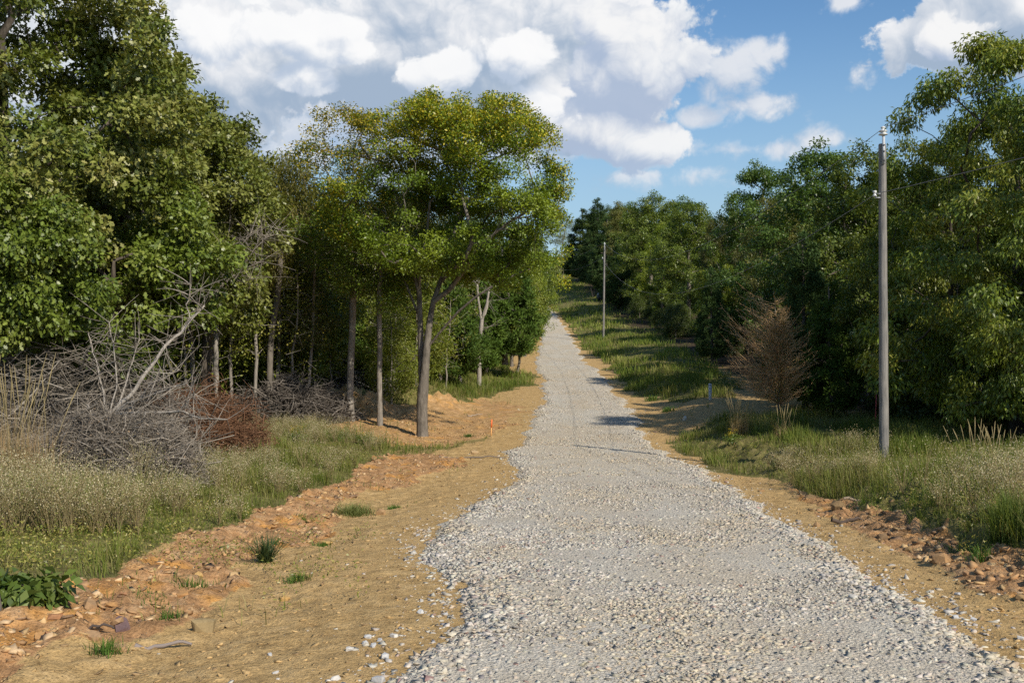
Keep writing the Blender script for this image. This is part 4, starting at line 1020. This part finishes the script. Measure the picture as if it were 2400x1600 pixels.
V, f, C = leaf_cloud(pth[:, 3], 4200, .16, .06, .02, r5, pal((.10, .13, .025), (.18, .19, .04), (.26, .20, .08)), .1); link('foliage', make_mesh('foliage', V, [f], M['leaf'], C), dc)

# ------------------------------------------------------------------ poles and cables
def wood_pole_mat():
    g = G('weathered_pole'); v = g.coord('Object')
    n1 = g.noise(9, 6, .7, g.mapv(v, (6, 6, .22))); n2 = g.noise(2.2, 3, .5, v)
    c = g.ramp(n1, [(.3, (.085, .08, .076)), (.5, (.20, .19, .178)), (.72, (.33, .31, .285))])
    c = g.mix(g.rng(n2, .42, .68, 0, .45), c, (.36, .325, .28))
    crack = g.rng(g.noise(26, 2, .5, g.mapv(v, (5, 5, .12))), .36, .30)
    c = g.mix(g.math('MULTIPLY', crack, .9), c, (.03, .026, .022))
    return g.out(g.bsdf(c, .9, .15, g.bump(n1, .7, .01)))
def plain(name, colr, rough=.5, spec=.4, nz=.12):
    g = G(name); n = g.noise(18, 4, .6, g.coord('Object'))
    c = g.mix(1.0, colr, g.rng(n, .3, .7, 1-nz, 1+nz), 'MULTIPLY'); return g.out(g.bsdf(c, rough, spec))
M['pole'] = wood_pole_mat(); M['porcelain'] = plain('porcelain', (.62, .62, .60), .25, .5); M['galv'] = plain('galvanised_steel', (.42, .44, .46), .5, .5); M['cable'] = plain('aluminium_cable', (.20, .20, .205), .55, .4)
M['dark_steel'] = plain('dark_steel', (.05, .05, .055), .5, .4)
def lathe(prof, n=20):
    P = np.array(prof); a = np.arange(n)*2*np.pi/n
    V = np.stack([P[:, None, 0]*np.cos(a), P[:, None, 0]*np.sin(a), np.repeat(P[:, 1:2], n, 1)], -1).reshape(-1, 3); m = len(P)
    i = np.arange(m-1)[:, None]*n+np.arange(n); j = np.arange(m-1)[:, None]*n+(np.arange(n)+1) % n
    return V, np.stack([i, j, j+n, i+n], -1).reshape(-1, 4)
def box(cx, cy, cz, sx, sy, sz):
    return CUBE*np.array([sx, sy, sz])+np.array([cx, cy, cz]), CUBE_Q
def utility_pole(x, y, H, lean, label):
    o = empty('utility_pole', (x, y, gh(x, y)-.15)); tag(o, label, 'utility pole', 'wooden utility poles')
    o.rotation_euler = (0, lean, 0)
    zz = np.linspace(0, H, 24); R = np.linspace(.092, .070, 24)
    r = np.random.default_rng(3); P = np.stack([r.normal(0, .002, 24), r.normal(0, .002, 24), zz], 1)
    tb = Tubes(); tb.add(P, R, 16)
    tb.add(np.array([(0, 0, H), (0, 0, H+.012), (0, 0, H+.016)]), [.070, .060, .001], 16)
    link('shaft', tb.mesh('pole_shaft', M['pole']), o)
    V, q = lathe([(.012, 0), (.03, .02), (.085, .035), (.088, .045), (.045, .075), (.04, .085), (.080, .10), (.082, .11), (.035, .14), (.028, .155), (.045, .17), (.045, .185), (.02, .20), (.001, .205)])
    V = V+np.array([-.005, -.06, H+.14]); ins = link('insulator', make_mesh('insulator', V, [q], M['porcelain'], None, True), o)
    V, q = box(-.005, -.085, H-.12, .045, .03, .54); pb = link('pin_bracket', make_mesh('pin_bracket', V, [q], M['galv']), o)
    for dz in (-.30, -.12, .0):
        V, q = lathe([(.001, 0), (.016, .0), (.016, .012), (.001, .014)], 8); V = np.stack([V[:, 0], -V[:, 2], V[:, 1]], 1)+np.array([-.005, -.101, H+dz-.03]); link('bolt', make_mesh('bolt', V, [q[:, ::-1]], M['dark_steel']), pb)
    V, q = lathe([(.001, 0), (.035, .002), (.04, .03), (.022, .05), (.022, .07), (.04, .09), (.035, .118), (.001, .12)], 14)
    V = V+np.array([-.16, -.02, H-1.02]); link('spool', make_mesh('spool', V, [q], M['porcelain'], None, True), o)
    V, q = box(-.10, -.02, H-.96, .10, .05, .018); V2, q2 = box(-.10, -.02, H-.88+.0, .10, .05, .018)
    link('clevis', make_mesh('clevis', np.concatenate([V, V2-np.array([0, 0, .16])]), [np.concatenate([q, q2+8])], M['galv']), o)
    return o
x1, y1 = at(2031, 19.4); z1 = gh(x1, y1); H1 = CAM_Z+(784-332)/F_PX*19.4-z1+.15
x2, y2 = at(1386, 85); z2 = gh(x2, y2); H2 = CAM_Z+(784-566)/F_PX*85-z2+.15
x3, y3 = 4.2, 150.0; z3 = gh(x3, y3)
utility_pole(x1, y1, H1, -.006, 'weathered grey utility pole nearest the camera, in the right verge')
utility_pole(x2, y2, H2, .012, 'far utility pole on the grassy hillside beside the climbing track')
utility_pole(x3, y3, 7.6, 0, 'furthest utility pole, hidden behind the trees left of the climbing track')
def cable(name, pts, sags, label):
    tb = Tubes(); path = []
    for (a, b), s in zip(zip(pts[:-1], pts[1:]), sags):
        t_ = np.linspace(0, 1, 40)[:, None]; p = np.array(a)*(1-t_)+np.array(b)*t_; p[:, 2] -= (4*s*t_*(1-t_))[:, 0]; path.append(p if not path else p[1:])
    tb.add(np.concatenate(path), .0062, 5); o = link(name, tb.mesh(name, M['cable'])); tag(o, label, 'cable', 'cables between the utility poles')
top = lambda x, y, z, H: (x, y-.06, z-.15+H+.33)
low = lambda x, y, z, H: (x-.16, y-.02, z-.15+H-.96)
cable('power_cable', [(11.4, -30, 9.1), top(x1, y1, z1, H1), top(x2, y2, z2, H2), top(x3, y3, z3, 7.6)], [1.5, 2.0, 1.6], 'upper power cable sagging between the pole tops')
cable('power_cable', [(11.2, -30, 7.2), low(x1, y1, z1, H1), low(x2, y2, z2, H2), low(x3, y3, z3, 7.6)], [1.2, 2.5, 1.8], 'lower cable strung below the pole tops')

# ------------------------------------------------------------------ small things
M['white_plastic'] = plain('white_plastic', (.62, .62, .63), .5, .4); M['print'] = plain('grey_print', (.16, .17, .20), .6, .3)
M['stake_orange'] = plain('fluorescent_orange', (.80, .17, .05), .6, .3); M['stake_wood'] = plain('stake_wood', (.62, .33, .12), .8, .2); M['pink'] = plain('pink_paint', (.55, .10, .10), .6, .3)
x, y = up1(1631, 918); z = gh(x, y)
o = empty('marker_post', (x, y, z), .1); tag(o, 'small white marker post with grey print in the shade right of the track', 'marker post')
w_ = 7.0/F_PX*y; hz = 38/F_PX*y
V, q = box(0, 0, hz/2-.1, w_, .014, hz+.2); link('post', make_mesh('marker_post', V, [q], M['white_plastic']), o)
Vs, Qs = [], []
for i, (zz, ww, hh) in enumerate([(.90, .55, .05), (.82, .4, .03), (.70, .5, .06), (.52, .45, .05)]):
    V, q = box(0, -.0085, hz*zz, w_*ww, .003, hz*hh); Vs.append(V); Qs.append(q+8*i)
link('lettering', make_mesh('lettering', np.concatenate(Vs), [np.concatenate(Qs)], M['print']), o)
x, y = up1(1128, 1001); o = empty('survey_stake', (x, y, gh(x, y)), .4); tag(o, 'orange-topped survey stake in the dirt right of the broad elm', 'stake'); o.rotation_euler = (.02, .03, .4)
V, q = box(0, 0, .10, .035, .02, .30); link('stake', make_mesh('stake', V, [q], M['stake_wood']), o)
V, q = box(0, 0, .37, .038, .023, .24); link('painted_top', make_mesh('painted_top', V, [q], M['stake_orange']), o)
x, y = at(2010, 27.0); o = empty('survey_stake', (x, y, gh(x, y))); tag(o, 'thin pinkish stake in the dark wood edge left of the near pole', 'stake'); o.rotation_euler = (0, .05, .3)
V, q = box(0, 0, .45, .018, .018, .95); link('stake', make_mesh('thin_stake', V, [q], M['pink']), o)
# weathered things in the tall grass by the far pole
M['black'] = plain('black_plastic', (.012, .012, .015), .4, .4); M['pale_spl'] = plain('splintered_wood', (.52, .33, .20), .9, .1)
x, y = up1(1381, 690); V, q = lathe([(.001, 0), (.5, .0), (.58, .12), (.60, .45), (.56, .75), (.40, .92), (.001, .98)], 18); V = V*np.array([1, .8, 1.0])+.05*np.random.default_rng(2).normal(0, .3, V.shape)
o = empty('black_bundle', (x, y, gh(x, y))); tag(o, 'dark rounded bundle with a pale edge, half hidden in grass by the far pole', 'bundle'); link('wrapping', make_mesh('black_bundle', V, [q], M['black'], None, True), o)
V, q = box(-.44, -.30, .82, .14, .10, .30); link('pale_edge', make_mesh('pale_edge', V+.02*np.random.default_rng(4).normal(0, 1, V.shape), [q], M['white_plastic']), o)
x, y = up1(1362, 682); tb = Tubes(); tb.add(np.array([(0, 0, 0), (-.08, 0, .5), (-.26, 0, 1.15), (-.32, 0, 1.35)]), [.11, .10, .07, .01], 6); tb.add(np.array([(.1, .1, 0), (.16, .1, .5), (.22, .1, .95)]), [.06, .05, .01], 5)
o = link('broken_stump', tb.mesh('broken_stump', M['pale_spl'], False)); o.location = (x, y, gh(x, y)); tag(o, 'pale splintered stump leaning in the hillside grass left of the dark bundle', 'stump')

# loose rocks: each one a little slab or lump of its own
def rock(name, px, py, sx, sy, sz, colr, label, group=None, rot=0.0, tilt=(0.1, 0.1), seed=0, cat='rock'):
    r = np.random.default_rng(seed+px*7+py); x, y = up1(px, py)
    import bmesh
    m = 22 if cat != 'dirt clod' else 46
    P = norm(r.normal(0, 1, (m, 3))); P = np.sign(P)*np.abs(P)**(.55 if cat != 'dirt clod' else .8)*.5*r.uniform(.72, 1.0, (m, 1))
    if cat == 'rock' and name == 'flat_stone': P[:, 2] = np.where(np.abs(P[:, 2]) > .12, np.sign(P[:, 2])*.45, P[:, 2]); P[:, :2] *= r.uniform(.8, 1.1, (m, 2))
    bm = bmesh.new()
    for p in P: bm.verts.new(tuple(p*np.array([sx, sy, sz])))
    hull = bmesh.ops.convex_hull(bm, input=bm.verts)
    bmesh.ops.delete(bm, geom=[v for v in set(hull['geom_interior']+hull['geom_unused']) if isinstance(v, bmesh.types.BMVert)], context='VERTS')
    me = bpy.data.meshes.new(name); bm.to_mesh(me); bm.free(); me.materials.append(M['stone'])
    a_ = me.color_attributes.new('Col', 'FLOAT_COLOR', 'POINT'); nv = len(me.vertices)
    cc = np.concatenate([np.array(colr)*r.uniform(.85, 1.15, (nv, 1)), np.ones((nv, 1))], 1).astype(np.float32); a_.data.foreach_set('color', cc.ravel())
    o = link(name, me); o.location = (x, y, gh(x, y)+sz*(.12 if cat == 'dirt clod' else .22)); o.rotation_euler = (tilt[0], tilt[1], rot); return tag(o, label, cat, group)
TN, OR, PU, GRY, YO = (.35, .22, .115), (.42, .235, .095), (.17, .11, .105), (.30, .25, .17), (.46, .29, .11)
rock('flat_stone', 280, 1440, .14, .20, .05, PU, 'purplish flat stone tilted on the orange rubble', rot=.5, tilt=(.35, -.3))
rock('flat_stone', 268, 1492, .20, .07, .05, TN, 'brick-shaped tan stone on the rubble edge near the bottom left tuft', rot=.15)
rock('flat_stone', 215, 1470, .16, .09, .045, TN, 'long tan slab left of the brick-shaped stone', rot=-.6, tilt=(.3, .2))
rock('flat_stone', 208, 1405, .13, .10, .05, TN, 'upright brown slab at the middle of the orange rubble', rot=.9, tilt=(.5, .5))
rock('flat_stone', 95, 1450, .10, .11, .06, OR, 'pointed orange stone near the broad-leaved bush', rot=.3, tilt=(.4, .1))
rock('lumpy_rock', 468, 1448, .20, .16, .14, (.27, .20, .10), 'rounded grey-brown earth lump where the rubble meets the ochre dirt', rot=.4)
rock('lumpy_rock', 655, 1372, .10, .08, .06, YO, 'small orange block beside the tuft alone on the dirt', rot=.2)
rock('lumpy_rock', 750, 1248, .16, .12, .09, YO, 'yellow-orange stone behind the small tufts on the dirt', rot=.8)
rock('lumpy_rock', 875, 1180, .16, .13, .12, (.38, .24, .12), 'tan stone inside the pale sprawling tuft', rot=.1)
rock('lumpy_rock', 1090, 1040, .26, .18, .15, (.40, .28, .15), 'tan stone on the dirt below the survey stake', rot=.3)
rock('lumpy_rock', 770, 945, .35, .28, .26, (.42, .28, .15), 'pale boulder on top of the dug earth heap', rot=.3)
rock('lumpy_rock', 1573, 966, .16, .16, .24, (.58, .56, .50), 'small whitish block in the shaded dirt right of the track', rot=.2)
rock('dirt_clod', 1868, 1150, .34, .24, .20, (.30, .195, .09), 'largest dirt clod on the right bank, nearest the gravel', rot=.3, cat='dirt clod')
rock('dirt_clod', 1925, 1176, .30, .22, .18, (.22, .145, .07), 'dark-sided dirt clod right of the largest clod', rot=1.3, cat='dirt clod')
rock('dirt_clod', 2165, 1300, .20, .18, .16, (.36, .215, .10), 'orange dirt clod at the lip of the dug ridge on the right', rot=.7, cat='dirt clod')
rock('dirt_clod', 2028, 1240, .16, .12, .10, (.20, .13, .07), 'small dark clod on the ridge between the orange clod and the verge', rot=.2, cat='dirt clod')
r6 = np.random.default_rng(66)
for i in range(20):
    px, py = r6.uniform(20, 560), 0
    py = np.interp(px, [0, 280, 430, 560], [1360, 1345, 1260, 1220])+r6.uniform(5, 120)
    s = r6.uniform(.04, .10)
    rock('flat_stone', int(px), int(py), s*r6.uniform(1, 1.6), s, s*.35, [TN, OR, (.33, .17, .085), YO][i % 4], 'flat orange-brown shale piece lying in the rubble bank', 'shale pieces in the rubble bank', rot=r6.uniform(0, 3), tilt=(r6.normal(0, .3), r6.normal(0, .3)), seed=i)
for i in range(26):
    t_ = i/26; px = 1800+560*t_+r6.normal(0, 25); py = np.interp(px, [1800, 2000, 2352], [1130, 1215, 1385])+r6.normal(0, 16)
    s = r6.uniform(.04, .11)
    rock('dirt_clod', int(px), int(py), s*1.3, s, s*.8, [(.34, .21, .10), (.26, .17, .08), (.38, .22, .11)][i % 3], 'crumbly brown dirt clod along the dug ridge on the right', 'dirt clods along the right ridge', rot=r6.uniform(0, 3), tilt=(r6.normal(0, .3), r6.normal(0, .3)), seed=i, cat='dirt clod')
for i, (px, py, s) in enumerate([(845,1465,.045),(872,1470,.04),(905,1462,.05),(838,1478,.04),(858,1485,.05),(805,1492,.055),(885,1512,.065),(870,1565,.07),(770,1562,.05),(965,1408,.05),(1022,1412,.04),(968,1380,.035),(935,1215,.04),(960,1230,.045),(2048,1262,.04),(2020,1260,.035),(2200,1368,.045),(2140,1360,.04),(2195,1420,.05),(2235,1425,.04),(2345,1470,.05),(620,1508,.035),(632,1540,.04)]):
    k = [(.52, .515, .50), (.45, .445, .44), (.54, .51, .46)][i % 3]
    rock('loose_stone', px, py, s*1.3, s, s*.7, k, 'pale loose stone lying on the ochre dirt beside the gravel', 'loose pale stones beside the gravel', rot=i*1.3, seed=i, cat='stone')

def stick(px, py, L, ang, rad, label, colr=(.17, .14, .12)):
    r = np.random.default_rng(px); x, y = up1(px, py); t_ = np.linspace(-.5, .5, 9)
    P = np.stack([np.cos(ang)*t_*L, np.sin(ang)*t_*L, .02+.02*np.sin(t_*7)+r.normal(0, .006, 9)], 1)+r.normal(0, .008, (9, 3))
    V, q, C = batch_twigs(P[None], (rad*np.linspace(1.1, .5, 9))[None], np.array([colr]), 6)
    o = link('fallen_stick', make_mesh('fallen_stick', V, [q], M['twig'], C)); o.location = (x, y, gh(x, y)); tag(o, label, 'stick')
stick(372, 1482, .36, .25, .018, 'grey weathered stick on the dirt near the earth lump', (.24, .20, .18))
stick(212, 1448, .30, .2, .014, 'dark short stick on the orange rubble', (.09, .07, .06))
stick(1980, 1158, .55, .1, .02, 'pale stick lying at the grass edge behind the dirt clods', (.30, .23, .16))
stick(1950, 1202, .45, .15, .028, 'dark stick on the right bank between the clods', (.10, .075, .06))
stick(1085, 1052, 1.6, .02, .022, 'long thin brown branch on the dirt below the elm')
stick(1090, 955, .9, 1.0, .02, 'pale stick leaning on the red soil behind the survey stake', (.36, .30, .24))
stick(1390, 862, 1.4, -.5, .03, 'dark branch on the bank right of the climbing track', (.06, .05, .04))
print('things', time.time()-T0)

def build_world():
    w = bpy.data.worlds.new("World"); bpy.context.scene.world = w; w.use_nodes = True
    nt = w.node_tree; N = nt.nodes; L = nt.links; N.clear()
    def val(x):
        return x
    def m(op, a, b=None, c=None, clamp=False):
        n = N.new('ShaderNodeMath'); n.operation = op; n.use_clamp = clamp
        for i, x in enumerate((a, b, c)):
            if x is None: continue
            if isinstance(x, (int, float)): n.inputs[i].default_value = x
            else: L.new(x, n.inputs[i])
        return n.outputs[0]
    def sstep(x, lo, hi):
        n = N.new('ShaderNodeMapRange'); n.interpolation_type = 'SMOOTHSTEP'
        L.new(x, n.inputs[0]); n.inputs[1].default_value = lo; n.inputs[2].default_value = hi
        return n.outputs[0]
    def mixc(f, a, b):
        n = N.new('ShaderNodeMix'); n.data_type = 'RGBA'
        if isinstance(f, (int, float)): n.inputs[0].default_value = f
        else: L.new(f, n.inputs[0])
        for s, x in ((n.inputs[6], a), (n.inputs[7], b)):
            if isinstance(x, tuple): s.default_value = (*x, 1)
            else: L.new(x, s)
        return n.outputs[2]
    tc = N.new('ShaderNodeTexCoord'); sep = N.new('ShaderNodeSeparateXYZ'); L.new(tc.outputs['Generated'], sep.inputs[0])
    X, Y, Z = sep.outputs
    az = m('ARCTAN2', X, Y)
    hyp = m('SQRT', m('ADD', m('MULTIPLY', X, X), m('MULTIPLY', Y, Y)))
    el = m('DIVIDE', Z, m('MAXIMUM', hyp, 0.05))
    # cumulus in overlapping layers, back to front; each bank is (x, y, rx, ry, weight) in the same angular units
    layers = [
        dict(b=[(700,40,640,210,1.0),(1150,0,330,190,1.0),(200,60,500,300,.95),(760,-330,800,230,.8),(-1300,0,600,280,1.0),(3500,-120,500,240,.95)],
             sc=8.0, off=(3.1,1.7), th=.43, w=.10, lo=(.40,.50,.63), hi=(.98,.98,.98), base=.42, op=1.0),
        dict(b=[(560,300,420,115,.80),(860,250,420,120,.95),(1180,330,330,80,.72),(1480,400,240,45,.54),(1705,345,200,34,.54),(1890,325,90,26,.50),(1712,160,85,72,.70),(1745,242,80,46,.66),(1965,172,46,48,.58),(1600,274,60,26,.56),(1950,4,60,40,.68)],
             sc=12.0, off=(8.4,2.2), th=.41, w=.28, lo=(.42,.52,.68), hi=(.80,.82,.86), base=.42, op=.92),
        dict(b=[(1130,100,300,160,1.05),(830,140,300,140,1.0),(480,160,280,140,.95),(1290,215,200,110,.95),(2280,60,200,90,.92),(2360,10,170,110,1.0),(-900,60,400,170,1.0),(3000,0,300,160,.9)],
             sc=9.0, off=(5.6,4.9), th=.45, w=.09, lo=(.36,.46,.60), hi=(.93,.93,.94), base=.24, op=1.0),
        dict(b=[(1460,150,135,130,1.0),(1400,55,62,52,.85),(1385,290,150,70,.92),(1500,330,105,62,.85),(2180,100,80,46,.7)],
             sc=12.0, off=(1.3,7.5), th=.45, w=.13, lo=(.42,.51,.67), hi=(.93,.93,.93), base=.27, op=.96),
        dict(b=[(1000,170,95,46,.86),(1060,150,60,50,.8),(690,75,120,52,.95),(770,120,90,36,.9),(590,70,80,60,.9),(1245,245,85,58,.82),(700,180,80,36,.85),(1200,125,80,62,.78),(1160,160,60,40,.7),(480,85,95,60,.9)],
             sc=14.0, off=(9.9,.6), th=.47, w=.16, lo=(.48,.57,.71), hi=(.98,.98,.98), base=.36, op=.92)]
    def bank_mask(a, e, banks):
        d = None
        for (x, y, rx, ry, wgt) in banks:
            ca = math.atan2(x-CX, F_PX); ce = (CY-y)/math.hypot(x-CX, F_PX)
            ra = rx/F_PX; re = ry/F_PX
            u = m('MULTIPLY_ADD', a, 1/ra, -ca/ra); v = m('MULTIPLY_ADD', e, 1/re, -ce/re)
            q = m('MULTIPLY_ADD', m('SQRT', m('MULTIPLY_ADD', u, u, m('MULTIPLY', v, v))), -wgt*.60, wgt)
            d = q if d is None else m('SMOOTH_MAX', d, q, .08)
        return m('MAXIMUM', d, -0.4)
    def warped(a, e, ly):
        cb = N.new('ShaderNodeCombineXYZ'); L.new(m('ADD', a, ly['off'][0]), cb.inputs[0]); L.new(m('ADD', e, ly['off'][1]), cb.inputs[1])
        wn = N.new('ShaderNodeTexNoise'); wn.noise_dimensions = '2D'; wn.inputs['Scale'].default_value = 13; wn.inputs['Detail'].default_value = 3
        L.new(cb.outputs[0], wn.inputs['Vector'])
        vs = N.new('ShaderNodeVectorMath'); vs.operation = 'MULTIPLY_ADD'; L.new(wn.outputs['Color'], vs.inputs[0])
        vs.inputs[1].default_value = (.055, .046, 0); L.new(cb.outputs[0], vs.inputs[2])
        return vs.outputs[0], cb.outputs[0]
    def billow(vec, ly, detail, da=0.0, de=0.0):
        if da:
            sh = N.new('ShaderNodeVectorMath'); sh.operation = 'ADD'; L.new(vec, sh.inputs[0]); sh.inputs[1].default_value = (da, de, 0); vec = sh.outputs[0]
        vo = N.new('ShaderNodeTexVoronoi'); vo.voronoi_dimensions = '2D'; vo.feature = 'F1'; vo.inputs['Scale'].default_value = ly['sc']
        vo.inputs['Detail'].default_value = detail; vo.inputs['Roughness'].default_value = .50; vo.inputs['Lacunarity'].default_value = 2.25
        vo.normalize = True; L.new(vec, vo.inputs['Vector'])
        return m('MULTIPLY_ADD', vo.outputs['Distance'], -1.15, .53)
    cloudc = None; alpha = None
    for ly in layers:
        vec, raw = warped(az, el, ly)
        k0 = bank_mask(az, el, ly['b']); k2 = bank_mask(m('ADD', az, .014), m('ADD', el, .030), ly['b'])
        no = N.new('ShaderNodeTexNoise'); no.noise_dimensions = '2D'; no.inputs['Scale'].default_value = 38; no.inputs['Detail'].default_value = 5; no.inputs['Roughness'].default_value = .6
        L.new(raw, no.inputs['Vector'])
        t0 = billow(vec, ly, 5.0); t1 = billow(vec, ly, 5.0, .0055, .0085); t2 = billow(vec, ly, 1.0, .014, .030)
        q0 = m('ADD', m('ADD', t0, k0), m('MULTIPLY_ADD', no.outputs['Fac'], .36, -.18))
        d1 = m('MULTIPLY_ADD', m('SUBTRACT', k0, k2), .28, m('SUBTRACT', t0, t1)); d2 = m('SUBTRACT', m('ADD', t0, k0), m('ADD', t2, k2))
        al = m('MULTIPLY', sstep(q0, ly['th'], ly['th']+ly['w']), ly['op'])
        lit = m('MULTIPLY_ADD', d1, 1.45, m('MULTIPLY_ADD', d2, 1.0, m('MULTIPLY_ADD', no.outputs['Fac'], .3, ly['base']-.15)))
        lit = m('MULTIPLY_ADD', m('SUBTRACT', q0, ly['th']), -.10, lit)
        cc = mixc(sstep(lit, -.12, .98), ly['lo'], ly['hi'])
        if cloudc is None: cloudc, alpha = cc, al
        else:
            cloudc = mixc(al, cloudc, cc); alpha = m('MAXIMUM', alpha, al)
    sky = N.new('ShaderNodeTexSky'); sky.sky_type = 'NISHITA'; sky.sun_disc = False
    sky.sun_elevation = SUN_EL; sky.sun_rotation = SUN_AZ; sky.air_density = 1.0; sky.dust_density = .4; sky.ozone_density = 1.4
    hs = N.new('ShaderNodeHueSaturation'); hs.inputs['Saturation'].default_value = 1.22; hs.inputs['Value'].default_value = 1.0
    L.new(sky.outputs[0], hs.inputs['Color'])
    # haze towards the horizon
    hz = m('MULTIPLY', sstep(el, .34, .04), .75)
    skyc = mixc(hz, hs.outputs[0], (2.6, 3.85, 4.95))
    b0n = N.new('ShaderNodeBackground'); L.new(skyc, b0n.inputs[0]); b0n.inputs[1].default_value = .135
    b1n = N.new('ShaderNodeBackground'); L.new(cloudc, b1n.inputs[0]); b1n.inputs[1].default_value = 1.0
    fade = sstep(el, .06, .20)
    mx = N.new('ShaderNodeMixShader'); L.new(m('MULTIPLY', alpha, fade), mx.inputs[0]); L.new(b0n.outputs[0], mx.inputs[1]); L.new(b1n.outputs[0], mx.inputs[2])
    out = N.new('ShaderNodeOutputWorld'); L.new(mx.outputs[0], out.inputs[0])
    w.cycles.sampling_method = 'MANUAL'; w.cycles.sample_map_resolution = 512


# ------------------------------------------------------------------ light, sky, camera
build_world()
sd = bpy.data.lights.new('sun', 'SUN'); sd.energy = 5.0; sd.angle = math.radians(.53); sd.color = (1.0, .925, .79)
so = bpy.data.objects.new('sun', sd); col.objects.link(so)
from mathutils import Vector
sv = Vector((math.sin(SUN_AZ)*math.cos(SUN_EL), math.cos(SUN_AZ)*math.cos(SUN_EL), math.sin(SUN_EL)))
so.rotation_euler = (-sv).to_track_quat('-Z', 'Y').to_euler(); so.location = (30, -30, 40)
cam = bpy.data.cameras.new('camera'); cam.lens = 35; cam.sensor_width = 36; cam.clip_end = 5000; cam.clip_start = .1
co = bpy.data.objects.new('camera', cam); col.objects.link(co); co.location = (0, 0, CAM_Z); co.rotation_euler = (math.pi/2, 0, 0)
sc.camera = co
sc.render.engine = 'CYCLES'
vs = sc.view_settings; vs.view_transform = 'Standard'; vs.look = 'None'; vs.exposure = 0; vs.gamma = 1
sc.cycles.use_denoising = False
sc.cycles.max_bounces = 6; sc.cycles.diffuse_bounces = 3; sc.cycles.glossy_bounces = 2; sc.cycles.transmission_bounces = 3; sc.cycles.transparent_max_bounces = 4
sc.cycles.caustics_reflective = False; sc.cycles.caustics_refractive = False
sc.cycles.sample_clamp_indirect = 4.0
print('done', time.time()-T0)
